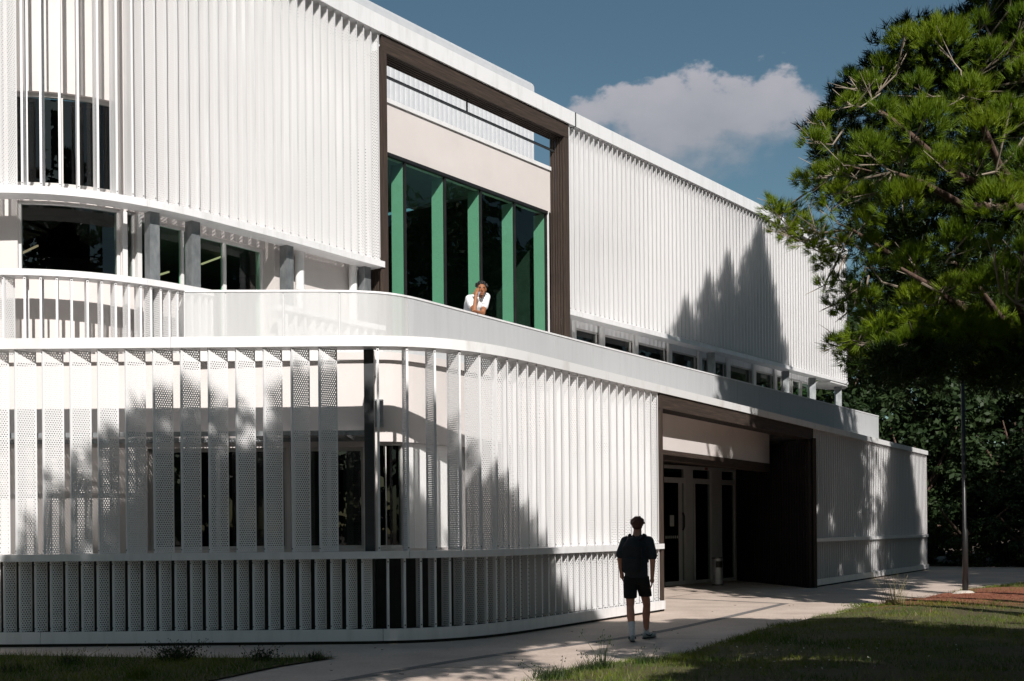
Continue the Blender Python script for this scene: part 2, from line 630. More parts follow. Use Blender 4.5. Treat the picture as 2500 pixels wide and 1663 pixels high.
class Curve:
    def __init__(self, pts, smooth=3):
        p = [Vector((a, b)) for a, b in pts]
        for _ in range(smooth):
            q = [p[0]]
            for a, b in zip(p[:-1], p[1:]):
                q += [a * 0.75 + b * 0.25, a * 0.25 + b * 0.75]
            q.append(p[-1])
            p = q
        self.p = np.array([(a.x, a.y) for a in p])
        seg = np.hypot(*np.diff(self.p, axis=0).T)
        self.s = np.concatenate([[0], np.cumsum(seg)])
        self.L = float(self.s[-1])

    def pos(self, s):
        if s < 0 or s > self.L:
            e = min(max(s, 0), self.L)
            b = self.pos(e)
            t = self.tan(e)
            return b + t * (s - e)
        return Vector((float(np.interp(s, self.s, self.p[:, 0])), float(np.interp(s, self.s, self.p[:, 1]))))

    def tan(self, s):
        a = min(max(s - 0.12, 0), self.L - 0.24)
        d = Vector((float(np.interp(a + 0.24, self.s, self.p[:, 0]) - np.interp(a, self.s, self.p[:, 0])),
                    float(np.interp(a + 0.24, self.s, self.p[:, 1]) - np.interp(a, self.s, self.p[:, 1]))))
        return d.normalized()

    def at(self, s, o=0.0):
        t = self.tan(s)
        return self.pos(s) + Vector((-t.y, t.x)) * o

    def s_px(self, x, y, o=0.0):
        """arc position whose point at inward offset o is seen at photo column x (around row y)"""
        u = uv(x, y)[0]
        best, bs = 9e9, 0
        for s in np.arange(0, self.L, 0.02):
            p = self.at(float(s), o)
            e = abs(p.x / p.y - u)
            if e < best:
                best, bs = e, float(s)
        return bs

    def sheet(self, mb, s0, s1, o, z0, z1, step=0.3):
        n = max(1, int(math.ceil((s1 - s0) / step)))
        for k in range(n):
            a, b = self.at(s0 + (s1 - s0) * k / n, o), self.at(s0 + (s1 - s0) * (k + 1) / n, o)
            mb.quad((a.x, a.y, z0), (b.x, b.y, z0), (b.x, b.y, z1), (a.x, a.y, z1))

    def strip(self, mb, s0, s1, o0, o1, z0, z1, m=0, step=0.3):
        n = max(1, int(math.ceil((s1 - s0) / step)))
        ring = []
        for k in range(n + 1):
            s = s0 + (s1 - s0) * k / n
            a, b = self.at(s, o0), self.at(s, o1)
            i = len(mb.v)
            mb.v += [(a.x, a.y, z0), (b.x, b.y, z0), (b.x, b.y, z1), (a.x, a.y, z1)]
            ring.append(i)
        for a, b in zip(ring[:-1], ring[1:]):
            for j in range(4):
                k = (j + 1) % 4
                mb.f.append((a + j, b + j, b + k, a + k))
                mb.m.append(m)
                mb.uv.append(None)
        mb.f.append(tuple(ring[0] + j for j in range(4)))
        mb.f.append(tuple(ring[-1] + j for j in (3, 2, 1, 0)))
        mb.m += [m, m]
        mb.uv += [None, None]
        return mb


# ------------------------------------------------------------------ plan curves
G = Curve([(-12.5, 17.36), (-10, 17.38), (-7.2, 17.40), (-5.3, 17.40), (-3.5, 17.40), (-2.6, 17.40), (-2.0, 17.41), (-1.55, 17.47), (-1.09, 17.64), (-0.62, 17.97), (-0.15, 18.52),
           (0.30, 19.22), (0.75, 20.0), (1.68, 21.64), (2.87, 23.7), (5.45, 28.17), (8.05, 32.68), (11.72, 39.03), (15.3, 45.2)], 2)
U = Curve([(-12.5, 21.2), (-10.8, 19.8), (-9.4, 19.25), (-8.4, 19.16), (-7.63, 19.20), (-7.03, 19.34), (-6.46, 19.62), (-5.93, 20.05), (-5.58, 20.43), (-5.14, 20.99), (-4.69, 21.63),
           (-4.2, 22.33), (-3.7, 23.1), (-3.16, 23.97), (-2.58, 24.82), (1.53, 30.58), (5.73, 36.34), (12.4, 45.65), (12.75, 46.3), (12.7, 47.1), (12.2, 47.7)], 2)
P = Curve([(-4.99, 18.86), (-3.81, 18.9), (-2.8, 18.93), (-2.25, 19.02), (-1.9, 19.17), (-1.61, 19.45), (-1.23, 20.05), (-0.78, 20.78), (0.02, 22.06), (0.73, 23.18),
           (1.63, 24.62), (3.88, 28.12), (10.15, 37.83), (12.34, 41.26)], 2)
sA = G.s_px(1612, 1200)
sB = G.s_px(1987, 1200)
sC = G.s_px(2270, 1200)
GAP = 1.5

B = tag(empty('building', (4, 34, 0)), 'white modern building wrapped in curved bands of perforated metal louvres with wood framed openings', 'building')
B.location = (0, 0, 0)


def piece(name, mats, fn, parent=B):
    mb = MB()
    fn(mb)
    return mb.build(name, mats, parent)


# ------------------------------------------------------------------ ground, paving, lawn
mb = MB()
mb.quad((-900, -600, -0.012), (900, -600, -0.012), (900, 1500, -0.012), (-900, 1500, -0.012))
tag(mb.build('ground', 'earth'), None, None, kind='structure')
mb = MB()
pv = [(-16, 2), (16, 2), (20, 30), (24, 47), (22, 49), (10, 49), (-16, 44)]
mb.f.append(tuple(range(len(pv))))
mb.v += [(x, y, 0.0) for x, y in pv]
mb.m.append(0)
mb.uv.append(None)
tag(mb.build('pavement', 'paving'), None, None, kind='structure')

# grey channel set in the paving
ch = Curve([(-2.9, 11.4), (-1.87, 13.14), (-1.21, 14.29), (-0.28, 15.68), (0.75, 16.95), (1.73, 18.1), (3.01, 20.35), (5.75, 25.9)], 2)
ch2 = Curve([(5.70, 25.85), (3.52, 28.25)], 0)
mb = MB()
for c_, w_ in ((ch, 0.085), (ch2, 0.06)):
    n = int(c_.L / 0.3)
    for k in range(n):
        a0, a1 = c_.at(c_.L * k / n, -w_), c_.at(c_.L * k / n, w_)
        b0, b1 = c_.at(c_.L * (k + 1) / n, -w_), c_.at(c_.L * (k + 1) / n, w_)
        mb.quad((a0.x, a0.y, 0.004), (b0.x, b0.y, 0.004), (b1.x, b1.y, 0.004), (a1.x, a1.y, 0.004))
tag(mb.build('drain_channel', 'channel_grey'), None, None, kind='structure')
# hairline joints in the paving
mb = MB()
for a, b, w_ in (((3.6, 28.6), (6.5, 33.8), 0.012), ((-1.2, 14.4), (7.5, 13.2), 0.010), ((1.6, 18.0), (6.2, 17.1), 0.010), ((4.3, 23.2), (8.0, 21.8), 0.010), ((8.6, 33.9), (13.5, 31.0), 0.012)):
    a, b = Vector(a), Vector(b)
    d = (b - a).normalized()
    nn = Vector((-d.y, d.x)) * w_
    k = 14
    for i in range(k):
        p0 = a.lerp(b, i / k) + nn * rnd.uniform(-1.5, 1.5)
        p1 = a.lerp(b, (i + 1.0) / k) + nn * rnd.uniform(-1.5, 1.5)
        mb.quad((*(p0 - nn), 0.0035), (*(p1 - nn), 0.0035), (*(p1 + nn), 0.0035), (*(p0 + nn), 0.0035))
tag(mb.build('paving_joint', 'joint_dark'), None, None, kind='structure')

LAWN_EDGE = [(-1.2, 9.5), (-0.45, 11.8), (0.23, 13.15), (0.86, 14.35), (1.81, 15.0), (2.4, 15.95), (3.46, 18.3), (4.53, 20.4), (5.64, 22.2), (6.98, 24.5), (7.85, 25.9), (9.52, 27.95), (10.95, 30.2), (13.0, 32.7), (14.6, 34.3), (19, 37), (30, 41)]
LE = Curve(LAWN_EDGE, 2)
LEFT_GRASS = [(-14, 16.4), (-6.77, 16.15), (-4.6, 15.6), (-2.9, 15.45), (-2.2, 15.52), (-2.45, 15.1), (-2.77, 14.5), (-3.21, 13.24), (-4.4, 10.5), (-14, 9)]


def in_poly(x, y, poly):
    c = False
    n = len(poly)
    for i in range(n):
        x0, y0 = poly[i]
        x1, y1 = poly[i - 1]
        if (y0 > y) != (y1 > y) and x < (x1 - x0) * (y - y0) / (y1 - y0) + x0:
            c = not c
    return c


def lawn_h(d):
    return 0.012 + 0.13 * (1 - math.exp(-max(d, 0) / 1.6))


# raised right lawn: rows inward from its edge
mb = MB()
cols = 60
offs = [0.0, 0.06, 0.15, 0.35, 0.7, 1.2, 2, 3.2, 5, 8, 13, 20]
idx = {}
for i in range(cols + 1):
    s = LE.L * i / cols
    base = LE.at(s, 0)
    for j, o_ in enumerate(offs):
        q = base + Vector((0.86, -0.50)) * o_
        idx[i, j] = len(mb.v)
        mb.v.append((q.x + (rnd.uniform(-.05, .05) if j == 0 else 0), q.y, -0.01 if j == 0 else lawn_h(o_) + 0.02 * math.sin(q.x * 2.1 + q.y * 1.3)))
for i in range(cols):
    for j in range(len(offs) - 1):
        mb.f.append((idx[i, j], idx[i, j + 1], idx[i + 1, j + 1], idx[i + 1, j]))
        mb.m.append(0)
        mb.uv.append(None)
tag(mb.build('lawn', 'lawn_soil', smooth=True), None, None, kind='structure')
mb = MB()
mb.v += [(x, y, 0.02 if 0 < i < 3 else 0.02) for i, (x, y) in enumerate(LEFT_GRASS)]
mb.f.append(tuple(reversed(range(len(LEFT_GRASS)))))
mb.m.append(0)
mb.uv.append(None)
tag(mb.build('lawn_strip', 'lawn_soil'), None, None, kind='structure')


# ------------------------------------------------------------------ louvre slats
SLAT = {}


def slat_mesh(h, depth, side, perf):
    key = (round(h, 3), depth, side, perf)
    if key in SLAT:
        return SLAT[key]
    mb = MB()
    fw = 0.034
    x0, x1 = (0.0, fw) if side > 0 else (-fw, 0.0)
    mb.box((x0, -0.003, 0), (x1, 0.0, h), 0)
    mb.box((x0, depth, 0), (x1, depth + 0.003, h), 0)
    mb.quad((0, 0.0, 0), (0, depth, 0), (0, depth, h), (0, 0.0, h), 1, [(0, 0), (depth, 0), (depth, h), (0, h)])
    xm = (x0 + x1) / 2
    for z in (0.045, h - 0.045):
        mb.box((xm - 0.009, -0.006, z - 0.009), (xm + 0.009, -0.0032, z + 0.009), 2)
    SLAT[key] = mb.data('slat', ['white_metal', perf, 'bolt'])
    return SLAT[key]


def slat(curve, s, z0, z1, depth, side, turn, perf, parent, o=0.012):
    """turn: angle of the web away from the inward normal, positive to the right"""
    p = curve.at(s, o)
    t = curve.tan(s)
    a = math.atan2(t.y, t.x) - turn + rnd.uniform(-0.012, 0.012)
    ob = link_mesh('slat', slat_mesh(z1 - z0, depth, side, perf), parent)
    ob.location = (p.x, p.y, z0)
    ob.rotation_euler = (0, 0, a)
    return ob


def joined_slats(name, curve, ss, z0, z1, depth, side, turn, parent, o=0.012):
    mb = MB()
    fw = 0.034
    for s in ss:
        p = curve.at(s, o)
        t = curve.tan(s)
        a = math.atan2(t.y, t.x) - turn
        M = Matrix.Translation((p.x, p.y, z0)) @ Matrix.Rotation(a, 4, 'Z')
        h = z1 - z0
        x0, x1 = (0.0, fw) if side > 0 else (-fw, 0.0)
        pts = [M @ Vector(q) for q in ((x0, 0, 0), (x1, 0, 0), (x1, 0, h), (x0, 0, h))]
        mb.quad(*pts, 0)
        pts = [M @ Vector(q) for q in ((0, 0, 0), (0, depth, 0), (0, depth, h), (0, 0, h))]
        mb.quad(*pts, 1, [(0, 0), (depth, 0), (depth, h), (0, h)])
    ob = mb.build(name, ['white_metal', 'perforated_deep' if depth > 0.25 else 'perforated_slim'], parent)
    ob['kind'] = 'stuff'
    return ob


def bands(name, curve, cuts, o0, o1, z0, z1, parent, m='white_metal'):
    mb = MB()
    for a, b in zip(cuts[:-1], cuts[1:]):
        curve.strip(mb, a + 0.003, b - 0.003, o0, o1, z0, z1)
    return mb.build(name, m, parent)


def cuts_of(a, b, step):
    n = max(1, round((b - a) / step))
    return [a + (b - a) * i / n for i in range(n + 1)]


# ring at the ground floor: head band, mid rail, base board
gs0 = 0.4
ring_cuts = [gs0, G.s_px(420, 830), G.s_px(1230, 830), G.s_px(1361, 890), sA]
head = bands('head_band', G, ring_cuts + [G.s_px(1800, 1000), sB, sB + 4.2, sB + 8.4, sC], -0.03, 0.34, 4.22, 4.37, B, 'weathered_white')
rail = bands('mid_rail', G, [gs0, G.s_px(420, 1350), G.s_px(1000, 1350), G.s_px(1370, 1340), G.s_px(1490, 1335), sA + 0.12], -0.03, 0.28, 1.21, 1.31, B)
base = bands('base_board', G, [gs0, G.s_px(100, 1550), G.s_px(470, 1550), G.s_px(935, 1550), G.s_px(1402, 1510), G.s_px(1492, 1490), sA + 0.14], -0.03, 0.05, 0.045, 0.21, B)
rail_r = bands('mid_rail', G, [sB + 0.0, sB + 4.2, sB + 8.4, sC], -0.03, 0.22, 1.21, 1.31, B)
base_r = bands('base_board', G, [sB, sB + 4.2, sB + 8.4, sC], -0.03, 0.05, 0.045, 0.21, B)
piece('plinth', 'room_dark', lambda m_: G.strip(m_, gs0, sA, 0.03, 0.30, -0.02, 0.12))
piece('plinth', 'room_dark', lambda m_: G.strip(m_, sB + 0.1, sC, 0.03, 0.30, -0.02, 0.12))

flat_end = G.s_px(850, 1000)
px_first = G.s_px(38, 1000)
s = px_first - 0.392 * 8
while s < G.s_px(848, 1000):
    if s > gs0:
        slat(G, s, 1.315, 4.215, 0.30, -1, math.radians(47), 'perforated_deep', head)
    s += 0.392
for x in (921, 994, 1061, 1121, 1172, 1212, 1243, 1267, 1291, 1313, 1335, 1356, 1375, 1394, 1413, 1433, 1453, 1472, 1491, 1509, 1526, 1543, 1560, 1576, 1592, 1607):
    tr_ = math.radians(0)
    slat(G, G.s_px(x, 1000), 1.315, 4.215, 0.30, 1 if x < 1230 else -1, tr_, 'perforated_deep', head)
s = G.s_px(9, 1450) - 0.221 * 14
while s < G.s_px(905, 1450):
    if s > gs0:
        slat(G, s, 0.213, 1.208, 0.17, -1, math.radians(47), 'perforated_slim', base)
    s += 0.221
for x in (945, 986, 1025, 1063, 1098, 1131, 1161, 1188, 1212, 1233):
    slat(G, G.s_px(x, 1450), 0.213, 1.208, 0.22, 1, 0.0, 'perforated_slim', base)
s = G.s_px(1233, 1450) + 0.225
while s < sA:
    slat(G, s, 0.213, 1.208, 0.22, -1, 0.0, 'perforated_slim', base)
    s += 0.225
joined_slats('slat_row', G, list(np.arange(sB + 0.06, sC, 0.225)), 1.315, 4.215, 0.30, -1, 0.0, head)
joined_slats('slat_row', G, list(np.arange(sB + 0.05, sC, 0.225)), 0.213, 1.208, 0.22, -1, 0.0, base_r)

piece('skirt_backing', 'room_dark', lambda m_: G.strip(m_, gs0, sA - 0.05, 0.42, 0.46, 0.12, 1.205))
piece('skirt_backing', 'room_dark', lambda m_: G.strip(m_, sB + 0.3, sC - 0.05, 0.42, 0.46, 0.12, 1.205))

# ring wall behind the louvres with its windows
WZ = 4.33


def wx(x, y=1200):
    return G.s_px(x, y, GAP)


ops = [(wx(360), wx(700), 1.33, 2.90), (wx(708), wx(888), 1.33, 2.90), (wx(924), wx(1145), 1.33, 2.98)]


def ringwall(m_):
    s_ = 0.2
    for a, b, z0, z1 in ops:
        G.strip(m_, s_, a, GAP, GAP + 0.25, 0, WZ - 0.10)
        G.strip(m_, a, b, GAP, GAP + 0.25, 0, z0)
        G.strip(m_, a, b, GAP, GAP + 0.25, z1, WZ - 0.10)
        s_ = b
    G.strip(m_, s_, sA + 0.9, GAP, GAP + 0.25, 0, WZ - 0.10)


piece('ring_wall', 'cream_render', ringwall)
piece('wall_coping', 'cream_render', lambda m_: G.strip(m_, 0.2, sA + 0.9, GAP - 0.07, GAP + 0.3, WZ - 0.098, WZ + 0.02))
piece('end_wall', 'cream_render', lambda m_: G.strip(m_, sB + 1.8, sC, 0.55, 0.8, 0, 4.09))


def window(parent, curve, s0, s1, o, z0, z1, fw, glassm, framem, mull=(), depth=0.07):
    mb = MB()
    curve.strip(mb, s0, s1, o, o + depth, z0, z0 + fw)
    curve.strip(mb, s0, s1, o, o + depth, z1 - fw, z1)
    curve.strip(mb, s0, s0 + fw, o, o + depth, z0 + fw, z1 - fw)
    curve.strip(mb, s1 - fw, s1, o, o + depth, z0 + fw, z1 - fw)
    for q in mull:
        curve.strip(mb, q - fw * .6, q + fw * .6, o, o + depth, z0 + fw, z1 - fw)
    w = mb.build('window', framem, parent)
    edges = [s0 + fw] + sorted(mull) + [s1 - fw]
    for a, b in zip(edges[:-1], edges[1:]):
        mb = MB()
        curve.sheet(mb, a, b, o + depth * .5, z0 + fw, z1 - fw)
        mb.build('pane', glassm, w)
    return w


window(B, G, ops[0][0], ops[0][1], GAP + 0.10, 1.33, 2.90, 0.055, 'glass_dark', 'window_frame', [wx(530)])
window(B, G, ops[1][0], ops[1][1], GAP + 0.10, 1.33, 2.90, 0.055, 'glass_dark', 'window_frame', [wx(800)])
window(B, G, ops[2][0], wx(992), GAP + 0.10, 1.33, 2.98, 0.05, 'glass_dark', 'window_frame', [wx(945)])
piece('door_panel', 'white_frame', lambda m_: (G.strip(m_, wx(994), wx(1020), GAP + 0.08, GAP + 0.16, 1.33, 2.98), G.strip(m_, wx(1021), wx(1144), GAP + 0.09, GAP + 0.15, 1.33, 2.98)))
# blinds seen inside the windows
mb = MB()
for a in (395, 440, 560, 640, 745, 830):
    G.strip(mb, wx(a), wx(a) + 0.16, GAP + 0.45, GAP + 0.5, 1.4, 2.9)
mb.build('curtain', 'room_grey', B)
# perforated grating between the louvres and the wall
mb = MB()
s0, s1 = 0.4, G.s_px(885, 1060)
n = 40
for k in range(n):
    a, b = s0 + (s1 - s0) * k / n, s0 + (s1 - s0) * (k + 1) / n
    p0, p1, q0, q1 = G.at(a, 0.36), G.at(b, 0.36), G.at(a, GAP - 0.01), G.at(b, GAP - 0.01)
    mb.quad((*p0, 3.05), (*p1, 3.05), (*q1, 3.05), (*q0, 3.05), 0, [(a, 0.05), (b, 0.05), (b, 1.2), (a, 1.2)])
mb.build('grating', 'perforated_grate', B)
mb = MB()
G.strip(mb, s0, s1, 0.345, 0.36, 2.99, 3.06)
G.strip(mb, s0, s1, GAP - 0.09, GAP - 0.05, 2.98, 3.045)
for k in range(9):
    a = s1 - 0.3 - k * 1.35
    p0, p1 = G.at(a, 0.3), G.at(a, GAP)
    mb.bar((*p0, 3.015), (*p1, 3.015), 0.04, 0.05)
mb.build('grating_frame', 'galvanised', B)
# steel column with wall arm
sc = G.s_px(901, 1000, 0.3)
pc = G.at(sc, 0.33)
mb = MB()
mb.box((pc.x - 0.07, pc.y - 0.07, 0), (pc.x + 0.07, pc.y + 0.07, 4.21))
mb.build('column', 'dark_steel', B)
mb = MB()
q = G.at(sc, GAP)
mb.bar((pc.x + 0.02, pc.y, 4.08), (q.x, q.y, 4.08), 0.10, 0.20)
mb.bar((q.x + 0.05, q.y - 0.03, 3.2), (q.x + 0.05, q.y - 0.03, 3.62), 0.22, 0.1)
mb.build('bracket', 'galvanised', B)

# ------------------------------------------------------------------ terrace slab and parapet
ps = [P.at(s_, -0.12) for s_ in np.linspace(0, P.L, 60)]
us = [U.at(s_, 0.95) for s_ in np.linspace(U.s_px(440, 700), U.s_px(2060, 930), 40)]
piece('terrace_slab', 'stained_white', lambda m_: m_.poly([(a.x, a.y) for a in ps] + [(a.x, a.y) for a in reversed(us)], 4.22, 4.36))
end = [G.at(s_, 0.40) for s_ in np.linspace(sB + 0.2, sC - 0.02, 8)]
piece('low_roof', 'roof_grey', lambda m_: m_.poly([(a.x, a.y) for a in end] + [(12.6, 49), (7, 46), (6.6, 36)], 4.10, 4.20))

par = empty('parapet')
par.parent = B
pcuts = [0.0]
for x in (552, 690, 829, 997, 1132, 1248, 1353, 1447):
    pcuts.append(P.s_px(x, 760))
while pcuts[-1] + 1.5 < P.L - 0.5:
    pcuts.append(pcuts[-1] + 1.5)
pcuts.append(P.L)
for k, (a, b) in enumerate(zip(pcuts[:-1], pcuts[1:])):
    mb = MB()
    P.strip(mb, a + 0.004, b - 0.004, 0.0, 0.012, 4.30, 5.295, 0, 0.15)
    mb.build('panel', 'fine_mesh' if k < 4 else 'solid_panel', par)
mb = MB()
P.strip(mb, 0, P.L, -0.012, 0.045, 5.295, 5.325, 0, 0.15)
for a in pcuts:
    q = P.at(a, 0.04)
    mb.box((q.x - 0.02, q.y - 0.02, 4.3), (q.x + 0.02, q.y + 0.02, 5.295))
mb.build('handrail', 'white_metal', par)
mb = MB()      # return of the parapet to the facade at the left end
r0 = P.at(0, 0.0)
r1 = U.at(U.s_px(440, 700), 0.05)
mb.bar((r0.x, r0.y, 4.80), (r1.x, r1.y, 4.80), 0.014, 1.0)
mb.build('panel', 'fine_mesh', par)
# end return of the parapet
mb = MB()
r0 = P.at(P.L, 0.0)
mb.bar((r0.x, r0.y, 4.80), (r0.x - 1.6, r0.y + 1.0, 4.80), 0.014, 1.0)
mb.build('panel', 'solid_panel', par)

# ------------------------------------------------------------------ upper storeys
sLw, sR1, sRend = U.s_px(935, 400), U.s_px(1390, 500), U.L - 0.6
us0 = 0.5
band_cuts = [us0, U.s_px(356, 495), U.s_px(640, 560), sLw]
ub = bands('sill_band', U, band_cuts, -0.03, 0.36, 6.93, 7.05, B)
ub_r = bands('sill_band', U, cuts_of(sR1, sRend, 3.2), -0.03, 0.36, 6.93, 7.05, B)
fascia_cuts = [us0, U.s_px(560, 0), U.s_px(909, 30), U.s_px(1401, 280), U.s_px(1700, 420), sRend]
fas = bands('roof_fascia', U, fascia_cuts, -0.05, 0.40, 11.66, 12.0, B)
mb = MB()
q = U.s_px(1401, 280)
U.strip(mb, q - 0.02, q + 0.02, -0.058, 0.2, 11.655, 12.005)
mb.build('expansion_joint', 'black_paint', B)
rl = bands('first_floor_rail', U, [us0, U.s_px(360, 680), U.s_px(520, 715)], -0.03, 0.30, 5.65, 5.75, B)
rl2 = bands('first_floor_rail', U, [U.s_px(690, 750), sLw], -0.03, 0.30, 5.65, 5.75, B)
for x in (-60, -15, 8, 58, 98, 136, 174, 211, 247, 282, 313, 342, 367, 391, 412, 433, 452, 470, 488, 505, 518):
    if x < 0:
        sx_ = U.s_px(8, 740) + (x - 8) * 0.0064
    else:
        sx_ = U.s_px(x, 740)
    slat(U, sx_, 4.40, 5.645, 0.22, -1 if x < 20 else 1, math.radians(30 if x < 20 else 0), 'perforated_slim', rl)
s = U.s_px(700, 790)
while s < sLw:
    slat(U, s, 4.40, 5.645, 0.22, 1, 0.0, 'perforated_slim', rl2)
    s += 0.25
# tall upper screens
s49 = U.s_px(49, 300)
for k in range(1, 9):
    slat(U, s49 - 0.31 * k, 7.055, 11.655, 0.30, -1, math.radians(35), 'perforated_deep', ub)
for x in (49, 96, 142, 189, 235, 282, 320):
    slat(U, U.s_px(x, 300), 7.055, 11.655, 0.30, 1, 0.0, 'perforated_deep', ub)
s = U.s_px(320, 300) + 0.215
while s < sLw - 0.05:
    slat(U, s, 7.055, 11.655, 0.30, -1, math.radians(-8), 'perforated_deep', ub)
    s += 0.215
s = sR1 + 0.05
while s < sRend:
    slat(U, s, 7.055, 11.655, 0.30, -1, 0.0, 'perforated_deep', ub_r)
    s += 0.232
piece('screen_end', 'white_metal', lambda m_: U.strip(m_, sRend - 0.05, sRend, 0, 0.3, 7.05, 11.66))

# wall behind the upper screens, windows of the first floor strip
UO = 0.75
UO2 = 0.52


def ux(x, y=600):
    return U.s_px(x, y, UO)


uw = []
# (s0, s1, z0, z1) openings left of the tall glazing
up_win = (ux(25, 330), ux(288, 330), 7.28, 8.80)
f1 = [(ux(44), ux(296), 5.84, 7.02), (ux(308), ux(332), 5.84, 7.02), (ux(342), ux(472), 5.84, 6.95), (ux(484), ux(648), 4.38, 6.92)]


def upperwall(m_):
    a, b, z0, z1 = up_win
    U.strip(m_, us0, a, UO, UO + 0.25, 7.18, 11.6)
    U.strip(m_, a, b, UO, UO + 0.25, 7.18, z0)
    U.strip(m_, a, b, UO, UO + 0.25, z1, 11.6)
    U.strip(m_, b, sLw, UO, UO + 0.25, 7.18, 11.6)
    s_ = us0
    for a, b, z0, z1 in f1:
        U.strip(m_, s_, a, UO, UO + 0.25, 4.36, 7.18)
        U.strip(m_, a, b, UO, UO + 0.25, 4.36, z0)
        U.strip(m_, a, b, UO, UO + 0.25, z1, 7.18)
        s_ = b
    U.strip(m_, s_, sLw + 0.25, UO2, UO + 0.25, 4.36, 7.18)


piece('upper_wall', 'cream_render', upperwall)
piece('screen_wall', 'cream_render', lambda m_: U.strip(m_, sR1 + 1.0, sRend, UO, UO + 0.25, 7.3, 11.6))
window(B, U, up_win[0], up_win[1], UO + 0.08, 7.28, 8.80, 0.06, 'glass_dark', 'window_frame', [ux(150, 330)])
window(B, U, f1[0][0], f1[0][1], UO + 0.06, 5.84, 7.02, 0.045, 'glass_dark', 'white_frame')
window(B, U, f1[1][0], f1[1][1], UO + 0.06, 5.84, 7.02, 0.04, 'glass_dark', 'white_frame')
window(B, U, f1[2][0], f1[2][1], UO + 0.06, 5.84, 6.95, 0.05, 'glass_green', 'white_frame', [ux(452)])
window(B, U, f1[3][0], f1[3][1], UO + 0.06, 4.38, 6.92, 0.06, 'glass_green', 'white_frame', [ux(555)])
for x in (302, 336, 478, 655):      # bright door posts
    mb = MB()
    U.strip(mb, ux(x) - 0.05, ux(x) + 0.05, UO - 0.06, UO, 4.38, 6.98)
    mb.build('door_post', 'white_frame', B)
for x in (371, 470, 699, 889):
    q = U.at(U.s_px(x, 600, 0.3), 0.30)
    mb = MB()
    t_ = U.tan(U.s_px(x, 600))
    a_ = Vector((t_.x, t_.y, 0)) * 0.09
    b_ = Vector((-t_.y, t_.x, 0)) * 0.09
    c_ = Vector((q.x, q.y, 4.36))
    mb.hexa([c_ - a_ - b_, c_ + a_ - b_, c_ + a_ + b_, c_ - a_ + b_] + [v + Vector((0, 0, 2.66)) for v in (c_ - a_ - b_, c_ + a_ - b_, c_ + a_ + b_, c_ - a_ + b_)])
    mb.build('column', 'galvanised', B)
for x in (733, 862):
    q = U.at(U.s_px(x, 650, 0.4), 0.41)
    mb = MB()
    mb.tube([(q.x, q.y, 4.36), (q.x, q.y, 6.95)], [0.085, 0.085], 16)
    mb.tube([(q.x, q.y, 6.2), (q.x, q.y, 6.28)], [0.095, 0.095], 16)
    mb.build('downpipe', 'pipe_white', B, smooth=False)
# hexagonal sticker on a column
q = U.at(U.s_px(699, 600, 0.3), 0.30)
t_ = U.tan(U.s_px(699, 600))
c_ = Vector((q.x, q.y, 0)) - Vector((-t_.y, t_.x, 0)) * 0.0935 + Vector((t_.x, t_.y, 0)) * 0.03
mb = MB()
hx = []
for k in range(6):
    an = math.pi / 6 + k * math.pi / 3
    hx.append(c_ + Vector((t_.x, t_.y, 0)) * 0.055 * math.cos(an) + Vector((0, 0, 5.47 + 0.065 * math.sin(an))))
mb.v += [tuple(v) for v in hx]
mb.f.append(tuple(range(6)))
mb.m.append(0)
mb.uv.append(None)
o2 = Vector((t_.y, -t_.x, 0)) * 0.002
for (x0, z0, x1, z1) in ((-0.03, -0.02, 0.035, -0.005), (0.005, 0.0, 0.03, 0.04)):
    a_ = c_ + o2 + Vector((t_.x, t_.y, 0)) * x0
    b_ = c_ + o2 + Vector((t_.x, t_.y, 0)) * x1
    mb.quad((a_.x, a_.y, 5.47 + z0), (b_.x, b_.y, 5.47 + z0), (b_.x, b_.y, 5.47 + z1), (a_.x, a_.y, 5.47 + z1), 1)
mb.build('sticker', ['black_paint', 'paper'], B)

# first floor strip right of the tall glazing
s = sR1 + 0.02
sg = U.s_px(1905, 870, UO)
k = 0
piece('strip_wall', 'white_metal', lambda m_: (U.strip(m_, sR1 - 0.1, sg + 2.9, UO + 0.02, UO + 0.22, 4.36, 5.42), U.strip(m_, sR1 - 0.1, sg + 2.9, UO + 0.02, UO + 0.22, 6.88, 7.3)))
bays = [ux(x, 830) for x in (1397, 1468, 1549, 1632, 1706, 1738, 1775, 1838, 1890)]
for a, b in zip(bays[:-1], bays[1:]):
    w_ = min(0.22, (b - a) * 0.25)
    window(B, U, a + w_ * 0.5, b - w_ * 0.5, UO + 0.05, 5.42, 6.88, 0.045, 'glass_dark', 'window_frame')
for a in bays:
    mb = MB()
    U.strip(mb, a - 0.11, a + 0.11, UO - 0.06, UO + 0.01, 4.36, 7.2)
    mb.build('pier', 'white_frame', B)
ge = [sg + 0.3 + 0.85 * i for i in range(4)]
for a, b in zip(ge[:-1], ge[1:]):
    window(B, U, a, b - 0.1, UO + 0.05, 4.38, 6.88, 0.06, 'glass_green', 'white_frame')
for x in (1735, 1917, 1982, 2045):
    q = U.at(U.s_px(x, 880, 0.3), 0.30)
    mb = MB()
    mb.box((q.x - 0.11, q.y - 0.11, 4.36), (q.x + 0.11, q.y + 0.11, 6.93))
    mb.build('column', 'galvanised', B)
mb = MB()
U.strip(mb, sRend - 3.0, sRend, -0.0, 1.3, 6.86, 6.925)
mb.build('soffit', 'stained_white', B)

